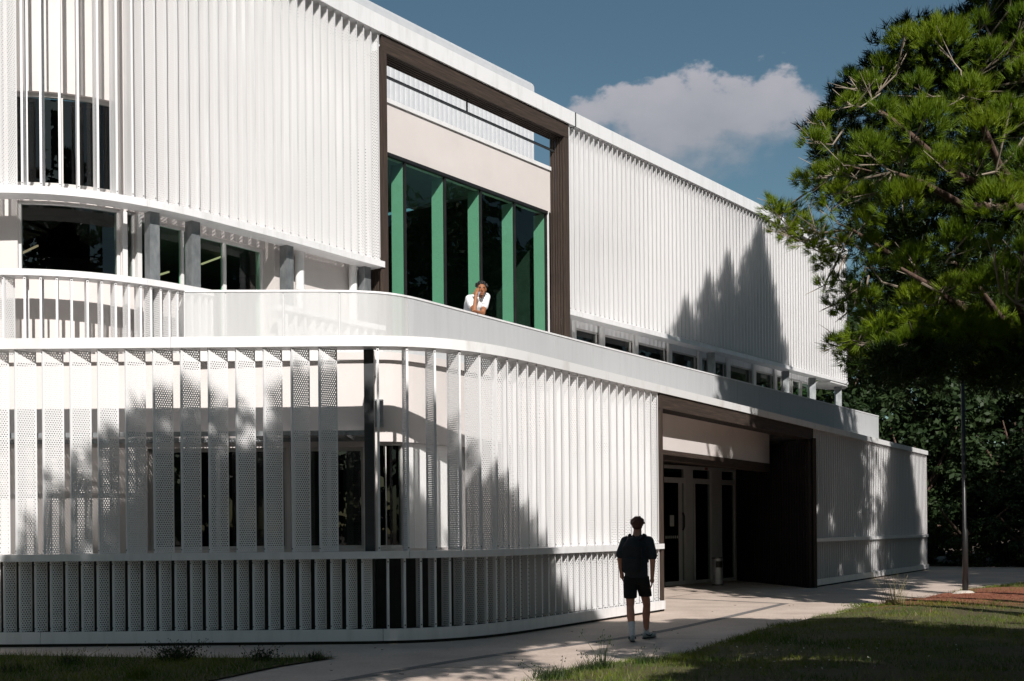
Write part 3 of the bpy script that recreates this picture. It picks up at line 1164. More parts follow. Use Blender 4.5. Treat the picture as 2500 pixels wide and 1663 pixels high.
# rooms: dark core, floors, ceiling and roof
core = [U.at(s_, 6.0) for s_ in np.linspace(us0 + 1.0, sRend - 3, 30)]
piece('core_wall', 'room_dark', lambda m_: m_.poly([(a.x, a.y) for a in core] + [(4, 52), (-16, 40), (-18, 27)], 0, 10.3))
fl = [U.at(s_, UO + 0.26) for s_ in np.linspace(us0, sRend - 1, 40)]
cl = [U.at(s_, 7.0) for s_ in np.linspace(us0 + 1.0, sRend - 3, 30)]
outer = [(a.x, a.y) for a in fl] + [(a.x, a.y) for a in reversed(cl)]
piece('roof', 'roof_grey', lambda m_: m_.poly([(U.at(s_, 0.42).x, U.at(s_, 0.42).y) for s_ in np.linspace(us0, sLw - 0.1, 30)] + [(U.at(s_, 7.0).x, U.at(s_, 7.0).y) for s_ in np.linspace(sLw - 0.1, us0 + 1, 20)], 11.62, 11.9))
piece('roof', 'roof_grey', lambda m_: U.strip(m_, sR1 + 2.2, sRend - 0.2, 0.42, 1.5, 11.62, 11.9))
piece('inner_roof', 'roof_grey', lambda m_: U.strip(m_, sR1 + 1.5, sRend - 3.0, 1.3, 6.9, 10.2, 10.35, 0, 1.0))
piece('floor_slab', 'room_grey', lambda m_: U.strip(m_, us0, sLw - 0.2, UO + 0.26, 6.0, 7.20, 7.27))
piece('floor_slab', 'room_grey', lambda m_: U.strip(m_, sR1 + 0.9, sRend - 1, UO + 0.26, 6.0, 7.20, 7.27, 0, 1.0))
gi = [G.at(s_, GAP + 0.26) for s_ in np.linspace(0.2, sA - 0.2, 40)]
piece('floor_slab', 'room_grey', lambda m_: m_.poly([(a.x, a.y) for a in gi] + [(-2, 26), (-14, 26)], 4.0, 4.2))
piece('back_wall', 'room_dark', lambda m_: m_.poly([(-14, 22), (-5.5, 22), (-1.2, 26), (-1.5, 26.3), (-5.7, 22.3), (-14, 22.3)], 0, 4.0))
for (x0, y0, x1, y1, d_) in ((50, 620, 92, 600, 22.3), (492, 645, 548, 624, 24.0), (386, 672, 412, 664, 23.0)):
    a_, b_ = at_d(x0, y0, d_), at_d(x1, y1, d_ + 1.0)
    mb = MB()
    mb.bar(a_, b_, 0.03, 0.03)
    mb.build('ceiling_lamp', 'tube_lamp', B)

# ------------------------------------------------------------------ tall green glazing in its timber frame
GO = 0.44


def gx(x, y=600):
    return U.s_px(x, y, GO)


g0, g1 = gx(946), gx(1336, 650)
mull = [gx(989), gx(1086), gx(1174), gx(1256), gx(1333)]
zt = 9.42
mb = MB()
edges = [g0] + mull
for a in mull:
    U.strip(mb, a - 0.017, a + 0.017, GO - 0.03, GO + 0.03, 4.36, zt)
U.strip(mb, g0 - 0.02, mull[-1] + 0.03, GO - 0.05, GO + 0.04, zt, zt + 0.07)
gw = mb.build('glazing', 'black_paint', B)
for a, b in zip(edges[:-1], edges[1:]):
    mb = MB()
    U.sheet(mb, a + 0.017, b - 0.017, GO + 0.01, 4.38, zt)
    mb.build('pane', 'glass_green', gw)
for a in mull:
    mb = MB()
    U.strip(mb, a - 0.012, a + 0.012, GO + 0.05, GO + 0.36, 4.36, zt)
    mb.build('fin', 'fin_green', gw)
mb = MB()      # rivets along the mullions
for a in mull[:-1]:
    q = U.at(a + 0.045, GO - 0.0)
    for k in range(20):
        z = 5.3 + 0.2 * k
        mb.box((q.x - 0.006, q.y - 0.006, z), (q.x + 0.006, q.y + 0.006, z + 0.012))
mb.build('rivet', 'galvanised', gw)['kind'] = 'stuff'
piece('spandrel_wall', 'cream_render', lambda m_: U.strip(m_, g0 - 0.6, gx(1345, 450), GO - 0.01, GO + 0.3, zt + 0.071, 10.52))
piece('spandrel_coping', 'white_metal', lambda m_: U.strip(m_, g0 - 0.6, gx(1345, 400), GO - 0.05, GO + 0.4, 10.53, 10.62))
piece('spandrel_roof', 'roof_grey', lambda m_: U.strip(m_, g0 - 0.6, gx(1345, 400), GO + 0.32, 6.5, 10.36, 10.46))
piece('reveal_strip', 'white_frame', lambda m_: U.strip(m_, mull[-1] + 0.032, mull[-1] + 0.10, GO - 0.03, GO + 0.05, 4.36, zt + 0.07))
piece('glazing_floor', 'room_grey', lambda m_: U.strip(m_, g0 - 0.5, mull[-1] + 0.3, GO + 0.05, 5.9, 4.2, 4.34))
mb = MB()
U.strip(mb, g0 - 0.55, g0 - 0.45, GO, 6.0, 4.36, 10.3)
U.strip(mb, mull[-1] + 0.3, mull[-1] + 0.4, GO, 6.0, 4.36, 10.3)
mb.build('side_wall', 'room_dark', B)

tf = empty('timber_frame')
tf.parent = B


def upright(curve, s, o, w, d, z0, z1, parent, m='timber', name='board'):
    """vertical board, w along the facade, d deep"""
    p = curve.at(s, o)
    t = curve.tan(s)
    key = ('up', w, d, round(z1 - z0, 3), m)
    if key not in SLAT:
        b_ = MB()
        b_.box((-w / 2, 0, 0), (w / 2, d, z1 - z0))
        SLAT[key] = b_.data('board', [m])
    ob = link_mesh(name, SLAT[key], parent)
    ob.location = (p.x, p.y, z0)
    ob.rotation_euler = (0, 0, math.atan2(t.y, t.x))
    return ob


def lying(curve, s0, s1, o, d, z0, h, parent, m='timber', name='board'):
    """horizontal board along the facade; its local z runs along the board so that the grain follows it"""
    a, b = curve.at(s0, o), curve.at(s1, o)
    L_ = (b - a).length
    bb = MB()
    bb.box((0, 0, 0), (d, h, L_))
    ob = bb.build(name, m, parent)
    t = (b - a).normalized()
    zax = Vector((t.x, t.y, 0))
    yax = Vector((0, 0, 1))
    xax = yax.cross(zax)
    # x axis must point inward
    inn = Vector((-t.y, t.x, 0))
    sgn = 1 if xax.dot(inn) > 0 else -1
    M = Matrix((xax * sgn, yax, zax)).transposed().to_4x4()
    M.translation = Vector((a.x, a.y, z0))
    ob.matrix_world = M
    return ob


sp0, sp1 = U.s_px(938, 400), U.s_px(1383, 500)
upright(U, sp0 + 0.0, 0.0, 0.19, 0.06, 4.36, 11.40, tf)
for k in range(4):
    upright(U, sp0 + 0.06, 0.09 + 0.085 * k, 0.06, 0.06, 4.36, 11.3, tf)
upright(U, sp1 + 0.02, 0.0, 0.20, 0.06, 4.36, 11.30, tf)
for k in range(5):
    upright(U, sp1 - 0.06 - 0.012 * (k % 2), 0.085 + 0.075 * k, 0.05, 0.048, 4.36 if k else 6.1, 11.30, tf)
lying(U, sp0 - 0.05, sp1 + 0.12, 0.0, 0.06, 11.31, 0.345, tf)
for k in range(5):
    lying(U, sp0 - 0.02, sp1 + 0.10, 0.085 + 0.08 * k, 0.042, 11.315, 0.06, tf)
mb = MB()
U.strip(mb, sp0, sp1, 0.30, 0.34, 10.98, 11.03)
q = U.at((sp0 * 0.53 + sp1 * 0.47), 0.32)
mb.box((q.x - 0.02, q.y - 0.02, 11.03), (q.x + 0.02, q.y + 0.02, 11.3))
mb.build('guard_bar', 'dark_steel', B)

# corrugated plant room on the roof
PO = 2.3
pr = U.s_px(1301, 330, PO)
pl = U.s_px(800, 200, PO)
ztop = EYE + uv(1293, 205)[1] * U.at(pr, PO).y
mb = MB()
s = pl
while s < pr:
    for (da, db, oa, ob_) in ((0, 0.08, 0.0, 0.0), (0.08, 0.09, 0.0, 0.07), (0.09, 0.17, 0.07, 0.07), (0.17, 0.18, 0.07, 0.0)):
        a_, b_ = U.at(s + da, PO + oa), U.at(s + db, PO + ob_)
        mb.quad((a_.x, a_.y, 10.4), (b_.x, b_.y, 10.4), (b_.x, b_.y, ztop - 0.12), (a_.x, a_.y, ztop - 0.12))
    s += 0.18
mb.build('plant_room_cladding', 'corrugated', B)
piece('plant_room', 'corrugated', lambda m_: U.strip(m_, pl, pr - 0.02, PO + 0.09, 5.2, 10.4, ztop - 0.13))
mb = MB()
for k in range(6):
    an = k * math.pi / 12
    U.strip(mb, pl, pr + 0.02 - 0.12 * (1 - math.cos(an)), PO - 0.04 + 0.1 * (1 - math.cos(an)), 5.2, ztop - 0.12 + 0.12 * math.sin(an) * 0.98 - 0.001, ztop - 0.12 + 0.12 * math.sin(an) + 0.025)
U.strip(mb, pl, pr + 0.02, PO - 0.04, PO + 0.1, ztop - 0.62, ztop - 0.122)
mb.build('plant_room_cap', 'corrugated', B)

# ------------------------------------------------------------------ entrance
LO = 1.40
DL, DR = at_z(1627, 1430, 0), at_z(1801, 1417, 0)
piece('lintel', 'cream_render', lambda m_: G.strip(m_, sA - 0.1, sB + 0.6, LO, LO + 0.25, 3.36, 4.225))
lying(G, sA + 0.3, sB + 0.5, LO - 0.02, 0.30, 3.14, 0.22, B, 'timber', 'lintel_board')
sp = [G.at(sA + 0.1, LO + 0.3), G.at(sB + 0.6, LO + 0.3)]
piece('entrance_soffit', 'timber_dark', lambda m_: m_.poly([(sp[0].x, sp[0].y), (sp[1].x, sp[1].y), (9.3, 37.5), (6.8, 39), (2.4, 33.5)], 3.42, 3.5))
piece('entrance_cover', 'roof_grey', lambda m_: m_.poly([(G.at(sA, LO + 0.2).x, G.at(sA, LO + 0.2).y), (G.at(sB, LO + 0.2).x, G.at(sB, LO + 0.2).y), (9.3, 38), (6.6, 40), (0.5, 31)], 4.05, 4.2))
eb = empty('entrance_timber')
eb.parent = B
lying(G, sA + 0.02, sA + (sB - sA) * 0.48, 0.0, 0.06, 3.93, 0.285, eb)
lying(G, sA + (sB - sA) * 0.48 + 0.01, sB, 0.0, 0.06, 3.93, 0.285, eb)
for k in range(4):
    lying(G, sA + 0.05, sB, 0.075 + 0.08 * k, 0.06, 3.93, 0.06, eb, 'timber_dark')
upright(G, sA + 0.10, 0.0, 0.10, 0.06, 0.0, 4.1, eb)
for k in range(3):
    upright(G, sA + 0.06, 0.09 + 0.08 * k, 0.05, 0.055, 0.0, 4.1, eb, 'timber_dark')
for k in range(3):
    upright(G, sB - 0.06 - 0.10 * k, 0.0, 0.085, 0.06, 0.0, 3.93, eb, 'timber_dark')
lying(G, sA + 0.2, sB, 0.86, 0.56, 4.228, 0.06, eb, 'stained_white', 'soffit_board')
# slatted wall splaying from the door to the right jamb
j0, j1 = Vector((DR.x, DR.y)), G.at(sB - 0.30, 0.03)
n = 30
d_ = (j1 - j0).normalized()
key = None
bb = MB()
bb.box((-0.03, -0.05, 0), (0.03, 0.0, 3.95))
sme = bb.data('board', ['timber_dark'])
for k in range(n):
    q = j0.lerp(j1, (k + 0.5) / n)
    ob = link_mesh('board', sme, eb)
    ob.location = (q.x, q.y, 0)
    ob.rotation_euler = (0, 0, math.atan2(d_.y, d_.x))
nn = Vector((-d_.y, d_.x))
if nn.y < 0:
    nn = -nn
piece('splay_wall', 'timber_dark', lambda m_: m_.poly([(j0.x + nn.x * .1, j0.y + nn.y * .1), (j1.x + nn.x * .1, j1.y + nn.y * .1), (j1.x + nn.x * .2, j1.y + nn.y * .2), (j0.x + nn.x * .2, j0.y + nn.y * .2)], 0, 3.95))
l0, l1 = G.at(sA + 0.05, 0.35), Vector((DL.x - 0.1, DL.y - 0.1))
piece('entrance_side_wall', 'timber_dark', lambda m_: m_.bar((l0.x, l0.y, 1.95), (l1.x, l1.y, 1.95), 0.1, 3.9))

# doors
dd = Vector((DR.x - DL.x, DR.y - DL.y))
DLEN = dd.length
dr = dd.normalized()
ED = empty('entrance_door', (DL.x, DL.y, 0), math.atan2(dr.y, dr.x))
ED.parent = B


def frac(x):
    """photo column to metres along the door line"""
    u = uv(x, 1350)[0]
    return (u * DL.y - DL.x) / (dr.x - u * dr.y)


DT = 3.40
fx = [frac(x) for x in (1627, 1674, 1692, 1737, 1763, 1795, 1802)]
mb = MB()
mb.box((fx[0] - 0.4, 0, DT - 0.10), (fx[-1], 0.10, DT))
mb.box((fx[0] - 0.4, 0.005, 2.90), (fx[-1] - 0.02, 0.095, 3.05))
mb.box((fx[1], -0.02, 0), (fx[2], 0.12, DT - 0.1))
mb.box((fx[3], -0.01, 0), (fx[4], 0.12, DT - 0.1))
mb.box((fx[5], 0, 0), (fx[6], 0.1, DT - 0.1))
mb.box((fx[0] - 0.4, 0.01, 0), (fx[-1] - 0.01, 0.09, 0.10))
mb.build('frame', 'white_frame', ED)  # lighter finish stands in for light bounced into the recess
for a, b in ((fx[0] - 0.4, fx[1]), (fx[2], fx[3]), (fx[4], fx[5])):
    for z0, z1 in ((0.10, 2.9), (3.05, DT - 0.1)):
        mb = MB()
        mb.quad((a, 0.05, z0), (b, 0.05, z0), (b, 0.05, z1), (a, 0.05, z1))
        mb.build('pane', 'glass_dark', ED)
mb = MB()
mb.box((fx[1] - 0.30, 0.03, 0.1), (fx[1] - 0.12, 0.044, 2.9))
mb.box((fx[2] + 0.13, 0.02, 0.1), (fx[2] + 0.19, 0.08, 2.9))
mb.build('stile', 'white_frame', ED)
mb = MB()
mb.tube([(fx[1] - 0.22, -0.05, 1.55), (fx[1] - 0.22, -0.09, 1.65), (fx[1] - 0.22, -0.09, 1.95), (fx[1] - 0.22, -0.05, 2.05)], [0.03] * 4, 8)
mb.build('handle', 'black_paint', ED)
mb = MB()
mb.box((fx[1] - 0.78, 0.025, 1.66), (fx[1] - 0.56, 0.029, 1.98))
mb.build('notice', 'paper', ED)
mb = MB()
for k in range(7):
    mb.box((fx[0] + 0.02 + 0.10 * k, 0.03, 1.32), (fx[0] + 0.06 + 0.10 * k, 0.034, 1.40))
mb.build('safety_marking', 'paper', ED)['kind'] = 'stuff'
mb = MB()
mb.box((fx[2] + 0.7, -0.006, DT - 0.085), (fx[2] + 0.85, -0.001, DT - 0.02))
mb.build('sensor', 'lip', ED)
mb = MB()
mb.box((-3, 0.2, 0.0), (8, 6, 0.01))
mb.box((-3, 4.5, 0.0), (8, 4.6, 3.4))
mb.box((fx[-1] + 0.02, 0.12, 0), (fx[-1] + 0.1, 4.5, 3.4))
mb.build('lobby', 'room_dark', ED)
mb = MB()
q = at_z(1881, 1150, 3.38)
mb.box((q.x - 0.16, q.y - 0.06, 3.36), (q.x + 0.16, q.y + 0.06, 3.419))
mb.build('soffit_lamp', 'white_frame', B)

# right end of the low wing
q0, q1 = G.at(sC, 0.05), G.at(sC, 5)
piece('gable_wall', 'cream_render', lambda m_: m_.bar((q0.x, q0.y, 2.1), (q1.x, q1.y, 2.1), 0.2, 4.2))

# ------------------------------------------------------------------ street furniture
bq = at_z(1752, 1429, 0)
BIN = tag(empty('litter_bin', bq), 'cylindrical brushed steel litter bin with ashtray slot beside the entrance door', 'litter bin')
mb = MB()
R_, H_ = 0.155, 0.78
seg = 28
# body with an opening cut in the facing side
for k in range(seg):
    a0, a1 = 2 * math.pi * k / seg, 2 * math.pi * (k + 1) / seg
    c0, s0_, c1, s1_ = math.cos(a0) * R_, math.sin(a0) * R_, math.cos(a1) * R_, math.sin(a1) * R_
    am = math.degrees((a0 + a1) / 2)
    spans = [(0.03, H_ - 0.03)]
    if 245 < am < 335:
        spans = [(0.03, 0.50), (0.68, H_ - 0.03)]
    for z0, z1 in spans:
        mb.quad((c0, s0_, z0), (c1, s1_, z0), (c1, s1_, z1), (c0, s0_, z1))
mb.build('body', 'brushed_steel', BIN)
mb = MB()
mb.tube([(0, 0, 0), (0, 0, 0.03)], [R_ - 0.005, R_ - 0.005], 24)
mb.tube([(0, 0, H_ - 0.03), (0, 0, H_)], [R_ + 0.006, R_ + 0.006], 24)
mb.build('rim', 'black_paint', BIN)
mb = MB()
mb.tube([(0, 0, 0.05), (0, 0, 0.72)], [R_ - 0.03, R_ - 0.03], 20)
mb.build('liner', 'black_paint', BIN)

lq = at_z(2357, 1455, 0)
LAMP = tag(empty('lamp_post', (lq.x, lq.y, 0)), 'slim black tapered lamp post on a pale concrete footing at the lawn edge', 'lamp post')
mb = MB()
mb.tube([(0, 0, 0), (0, 0, 1.5), (-0.01, 0, 1.55), (-0.02, 0, 5.4)], [0.068, 0.066, 0.05, 0.042], 16)
mb.build('pole', 'black_paint', LAMP, smooth=True)
mb = MB()
mb.tube([(-0.02, 0, 5.35), (-0.02, 0, 5.45), (-0.02, 0, 5.6), (-0.02, 0, 5.66)], [0.06, 0.2, 0.22, 0.05], 16)
mb.build('lamp_head', 'black_paint', LAMP)
mb = MB()
pts, rd = [], []
for z, r_ in ((0.0, 0.30), (0.06, 0.25), (0.11, 0.15), (0.125, 0.07)):
    pts.append((0, 0, z))
    rd.append(r_)
mb.tube(pts, rd, 14)
fo = mb.build('footing', 'footing', LAMP)
for v in fo.data.vertices:
    v.co.x *= 1 + 0.15 * math.sin(v.co.y * 9 + 1)
#PART2
# ------------------------------------------------------------------ foliage
RN = np.random.default_rng(11)


def unit(a):
    return a / np.maximum(np.linalg.norm(a, axis=-1, keepdims=True), 1e-9)


def needle_verts(cen, axis, n, length, width, spread):
    """tufts of n thin triangles at each centre"""
    N = len(cen)
    d = unit(np.repeat(axis, n, 0) + spread * RN.normal(size=(N * n, 3)))
    b = np.repeat(cen, n, 0) + RN.normal(size=(N * n, 3)) * length * 0.10
    L = (length * RN.uniform(0.65, 1.15, (N * n, 1)))
    sd = unit(np.cross(d, RN.normal(size=(N * n, 3)))) * (width / 2)
    return np.stack([b - sd, b + sd, b + d * L], 1).reshape(-1, 3)


def leaf_verts(cen, nrm, size):
    """one four-cornered leaf at each centre"""
    N = len(cen)
    a = unit(np.cross(nrm, RN.normal(size=(N, 3))))
    b = np.cross(nrm, a)
    s = size * RN.uniform(0.6, 1.3, (N, 1))
    return np.stack([cen - a * s * 0.5, cen + b * s * 0.28, cen + a * s * 0.5, cen - b * s * 0.28], 1).reshape(-1, 3)


def clump_tufts(c, r, n, flat=0.8, up=0.55, lift=0.35):
    d = unit(RN.normal(size=(n, 3)) + np.array([0, 0, lift]))
    p = c + d * (r * RN.uniform(0.45, 1.0, (n, 1))) * np.array([1, 1, flat])
    ax = unit(d + np.array([0, 0, up]))
    return p, ax


def poly_dist(x, y, poly):
    best = 1e9
    for i in range(len(poly)):
        x0, y0 = poly[i - 1]
        x1, y1 = poly[i]
        dx, dy = x1 - x0, y1 - y0
        t = max(0, min(1, ((x - x0) * dx + (y - y0) * dy) / (dx * dx + dy * dy + 1e-9)))
        best = min(best, math.hypot(x - x0 - t * dx, y - y0 - t * dy))
    return best


# ---- the pine in the right of the picture
PD = 10.4
CROWN = [(2420, -60), (2356, 35), (2281, 38), (2202, 62), (2157, 105), (2099, 140), (2078, 175), (2022, 216), (2006, 268), (1956, 322), (1946, 398), (1962, 435), (2005, 480), (2042, 540),
         (2075, 620), (2092, 760), (2085, 900), (2150, 950), (2250, 945), (2340, 925), (2450, 945), (2600, 955), (3200, 880), (3400, 300), (3250, -120), (2900, -380), (2560, -320)]
PINE = tag(empty('pine_tree', (5.6, 10.8, 0.1)), 'leafy green pine with a broad low crown hanging in front of the building end', 'pine tree')
pc0 = np.array([5.6, 10.8, 0.1])
bright, dark, twig_pts = [], [], []
fine_c, fine_a, core_c, core_a, off_c, off_a = [], [], [], [], [], []
TR = [(5.6, 10.8, 0.0), (5.25, 10.75, 1.2), (4.85, 10.65, 2.3), (4.55, 10.55, 3.2), (4.45, 10.5, 4.3), (4.7, 10.5, 5.6), (5.0, 10.5, 7.2)]
step = 66
for gx_ in range(1900, 3500, step):
    for gy_ in range(-700, 980, step):
        for layer in range(3):
            x = gx_ + rnd.uniform(-0.5, 0.5) * step
            y = gy_ + rnd.uniform(-0.5, 0.5) * step
            inframe = x < 2580 and y > -80
            if not in_poly(x, y, CROWN):
                continue
            if not inframe and rnd.random() < 0.6:
                continue
            d = poly_dist(x, y, CROWN)
            if inframe and d < 22:
                continue
            bulge = 1.6 * math.sqrt(min(1, d / 300.0))
            dep = PD + (rnd.uniform(-0.25, 0.15) if layer == 0 else rnd.uniform(0.0, 1.0)) * bulge
            c = np.array(at_d(x, y, dep))
            if inframe:
                p_, a_ = clump_tufts(c, rnd.uniform(0.16, 0.28), 34)
                core_c.append(p_)
                core_a.append(a_)
            else:
                p_, a_ = clump_tufts(c, rnd.uniform(0.35, 0.55), 50)
                off_c.append(p_)
                off_a.append(a_)
# boughs in the lighter, sunlit-coloured needles: rounded pads over the shade-coloured crown
pads = []
for _ in range(5200):
    x, y = rnd.uniform(1930, 2590), rnd.uniform(-70, 930)
    if not in_poly(x, y, CROWN):
        continue
    d = poly_dist(x, y, CROWN)
    rpx = rnd.uniform(36, 92) if d > 60 else rnd.uniform(24, 42)
    if d < rpx * 0.55:
        continue
    if 430 < y < 600 and x > 2030 and rnd.random() < 0.86:  # pads thinned here so the shade-coloured core reads as a shaded band
        continue
    if y > 850 and rnd.random() < 0.8:  # thinned near the bottom too, where the crown should look shaded
        continue
    if any(math.hypot(x - a, y - b) < 0.72 * (rpx + c) for a, b, c in pads):
        continue
    pads.append((x, y, rpx))
for (x, y, rpx) in pads:
    d = poly_dist(x, y, CROWN)
    bulge = 1.75 * math.sqrt(min(1, d / 300.0))
    dep = PD - bulge + rnd.uniform(-0.25, 0.25)
    c = np.array(at_d(x, y, dep))
    r = rpx / F * dep
    n_ = int(62 * (r / 0.16) ** 1.7)
    p_, a_ = clump_tufts(c, r, n_, 0.8, 1.0, 0.95)
    fine_c.append(p_)
    fine_a.append(a_)
    twig_pts.append(c)
for (x, y) in ((1890, 503), (1893, 520), (1912, 530), (1935, 522), (1950, 552), (1975, 545), (1992, 570), (1925, 575), (1908, 560), (1960, 590), (1990, 610), (2015, 600), (2010, 640), (2035, 650), (2055, 690), (2015, 700), (2034, 745), (2060, 770), (2070, 828), (2048, 832), (2034, 842),
               (1955, 440), (1985, 462), (2020, 505), (2050, 600), (2070, 720), (2090, 880), (2066, 868)):
    c = np.array(at_d(x, y, PD - 0.25 + rnd.uniform(-0.2, 0.2)))
    p_, a_ = clump_tufts(c, rnd.uniform(0.07, 0.12), 20)
    fine_c.append(p_)
    fine_a.append(a_)
    twig_pts.append(c)
for k in range(40):      # drooping fringe under the crown
    x = rnd.uniform(2100, 2500)
    y = rnd.uniform(780, 930)
    c = np.array(at_d(x, y, PD - rnd.uniform(0.6, 1.5)))
    p_, a_ = clump_tufts(c, rnd.uniform(0.12, 0.2), 34, 0.7, 0.1)
    (fine_c if y < 850 else core_c).append(p_)  # lowest fringe takes the shade-coloured needles
    (fine_a if y < 850 else core_a).append(a_)
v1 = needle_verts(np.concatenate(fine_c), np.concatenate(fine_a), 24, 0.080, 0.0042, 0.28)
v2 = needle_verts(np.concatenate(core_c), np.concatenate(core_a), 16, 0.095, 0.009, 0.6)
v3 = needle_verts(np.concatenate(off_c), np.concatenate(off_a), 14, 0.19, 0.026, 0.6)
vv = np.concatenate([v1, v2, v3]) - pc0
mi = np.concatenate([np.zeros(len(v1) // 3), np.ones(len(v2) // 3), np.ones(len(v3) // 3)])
cr = link_mesh('crown', np_mesh('crown', vv, 3, ['pine_needle', 'pine_needle_shaded'], mi), PINE)
mb = MB()
tr0 = [Vector(p) - Vector(pc0) + Vector((0, 0, 0.1)) for p in TR]
mb.tube(tr0, [0.21, 0.18, 0.165, 0.15, 0.13, 0.10, 0.05], 14)
mb.build('trunk', 'bark', PINE, smooth=True)
mb = MB()
hubs = [Vector(p) for p in TR[2:]]
limbs = []
for (x, y, dp) in ((2330, 640, -1.3), (2180, 420, -1.0), (2120, 250, -0.7), (2350, 200, -1.1), (2250, 780, -0.9), (2080, 560, -0.2), (2430, 420, -1.4), (2420, 90, -0.6), (2200, 655, -1.5), (2480, 740, -1.5), (2050, 400, -0.2)):
    e = at_d(x, y, PD + dp)
    h_ = min(hubs, key=lambda q: abs(q.z - e.z + 0.5) * 0.7 + (q - e).length * 0.3)
    mid = h_.lerp(e, 0.5) + Vector((0, 0, -0.12))
    limbs.append((h_, mid, e))
    mb.tube([h_ - Vector(pc0), h_.lerp(mid, 0.6) - Vector(pc0), mid - Vector(pc0), mid.lerp(e, 0.6) - Vector(pc0) + Vector((0, 0, 0.03)), e - Vector(pc0)], [0.055, 0.042, 0.032, 0.022, 0.010], 7)
mb.build('limb', 'bark', PINE, smooth=True)
mb = MB()
lp = []
for h_, mid, e in limbs:
    for k in range(5):
        lp.append(mid.lerp(e, k / 4))
for c in twig_pts:
    c = Vector(c)
    q = min(lp, key=lambda w: (w - c).length)
    if (q - c).length > 0.45:
        q = c + (q - c).normalized() * 0.35 + Vector((0, 0.12, -0.05))
    m1 = q.lerp(c, 0.5) + Vector((rnd.uniform(-.06, .06), rnd.uniform(-.06, .06), -0.05))
    mb.tube([q - Vector(pc0), m1 - Vector(pc0), c - Vector(pc0), c + (c - m1).normalized() * 0.12 - Vector(pc0)], [0.009, 0.007, 0.005, 0.002], 4, 0, False)
    for k in range(3):
        e = c + Vector((rnd.uniform(-.2, .2), rnd.uniform(-.2, .1), rnd.uniform(-.1, .2)))
        mb.tube([m1.lerp(c, rnd.random()) - Vector(pc0), e - Vector(pc0)], [0.005, 0.002], 3, 0, False)
mb.build('twig', 'twig', PINE)['kind'] = 'stuff'


# ---- other trees
def pine_crown(rx, ry, rz, nclump, leafn, length, width, cmax=0.95):
    c_, a_ = [], []
    for _ in range(nclump):
        d = unit(RN.normal(size=3))
        q = d * RN.uniform(0.35, 1.0) ** 0.5 * np.array([rx, ry, rz])
        p_, x_ = clump_tufts(q, RN.uniform(0.5 * cmax, cmax), leafn)
        c_.append(p_)
        a_.append(x_)
    return needle_verts(np.concatenate(c_), np.concatenate(a_), 10, length, width, 0.6)


def shade_pine(loc, crown, centre, trunk_h, label, group=None):
    t_ = tag(empty('pine_tree', loc), label, 'pine tree', group)
    ob = link_mesh('crown', crown, t_)
    ob.location = centre
    mb = MB()
    mb.tube([(0, 0, 0), (0.1, 0, trunk_h * 0.4), (0.0, 0.1, trunk_h * 0.75), (centre[0] * 0.6 + 0.3, centre[1] * 0.6 + 1.5, trunk_h)], [0.28, 0.24, 0.19, 0.10], 12)
    for k in range(8):
        an = k * 2.4
        z = trunk_h * (0.55 + 0.05 * k)
        mb.tube([(0, 0, z), (1.0 * math.cos(an), 1.0 * math.sin(an), z + 0.4), (2.4 * math.cos(an), 2.0 * math.sin(an), z + 1.0)], [0.08, 0.06, 0.02], 6)
    mb.build('trunk', 'bark', t_, smooth=True)
    return t_


lob = []
for (cx, cy, cz, rx, ry, rz, n_, cr_) in ((-2.5, 5.0, 8.9, 2.5, 2.0, 3.0, 120, 0.95), (-0.3, 5.0, 9.3, 1.8, 1.9, 3.4, 95, 0.95), (1.4, 7.1, 9.0, 1.5, 0.9, 1.4, 60, 0.7), (3.2, 7.6, 8.5, 1.6, 0.7, 1.1, 54, 0.6), (-4.6, 5.0, 7.8, 1.7, 1.8, 2.0, 60, 0.95)):
    lob.append(pine_crown(rx, ry, rz, n_, 85, 0.24, 0.055, cr_) + np.array([cx + 0.8, cy, cz]))
big = np_mesh('crown', np.concatenate(lob) - np.array([-1.6, -1.2, 0]), 3, ['pine_needle_shaded'])
shade_pine((-1.6, -1.2, 0), big, (0, 0, 0), 9.0, 'tall broad pine behind the viewpoint that shades the lower louvres')
mid_ = np_mesh('crown', np.concatenate([pine_crown(3.2, 3.0, 2.4, 75, 60, 0.26, 0.05), pine_crown(2.2, 0.8, 0.3, 60, 60, 0.2, 0.045, 0.42) + np.array([-3.4, -2.0, 0.35])]), 3, ['pine_needle_shaded'])
shade_pine((8.6, 8.0, 0), mid_, (0.0, 0.0, 4.4), 5.0, 'low pine beside the leafy one that shades the near lawn')


def cypress_mesh(h, r, n, low=0.04):
    z = low + (1 - low) * RN.uniform(0.0, 1.0, n) ** 0.7
    rad = r * (1 - np.exp(-(1 - z) * h / (2.0 * r))) * np.clip((z - low) * 7 + 0.25, 0, 1)
    an = RN.uniform(0, 2 * math.pi, n)
    lob = 1 + 0.30 * np.sin(an * 5 + z * 19) + 0.20 * np.sin(an * 9 - z * 43)
    rr = rad * lob * np.sqrt(RN.uniform(0.25, 1.0, n))
    p_ = np.stack([rr * np.cos(an), rr * np.sin(an), z * h], 1)
    nr = unit(np.stack([np.cos(an), np.sin(an), 0.4 * np.ones(n)], 1) + 0.6 * RN.normal(size=(n, 3)))
    return np_mesh('crown', leaf_verts(p_, nr, 0.50), 4, ['cypress_leaf'])


def cypress(loc, me, scale, label, group=None):
    t_ = tag(empty('cypress_tree', loc), label, 'cypress', group)
    ob = link_mesh('crown', me, t_)
    ob.scale = scale
    mb = MB()
    mb.tube([(0, 0, 0), (0, 0, 12 * scale[2])], [0.22, 0.08], 10)
    mb.build('trunk', 'bark', t_, smooth=True)
    return t_


cyA = cypress_mesh(22, 3.1, 10500, 0.30)
cyB = cypress_mesh(22, 1.3, 3800, 0.30)


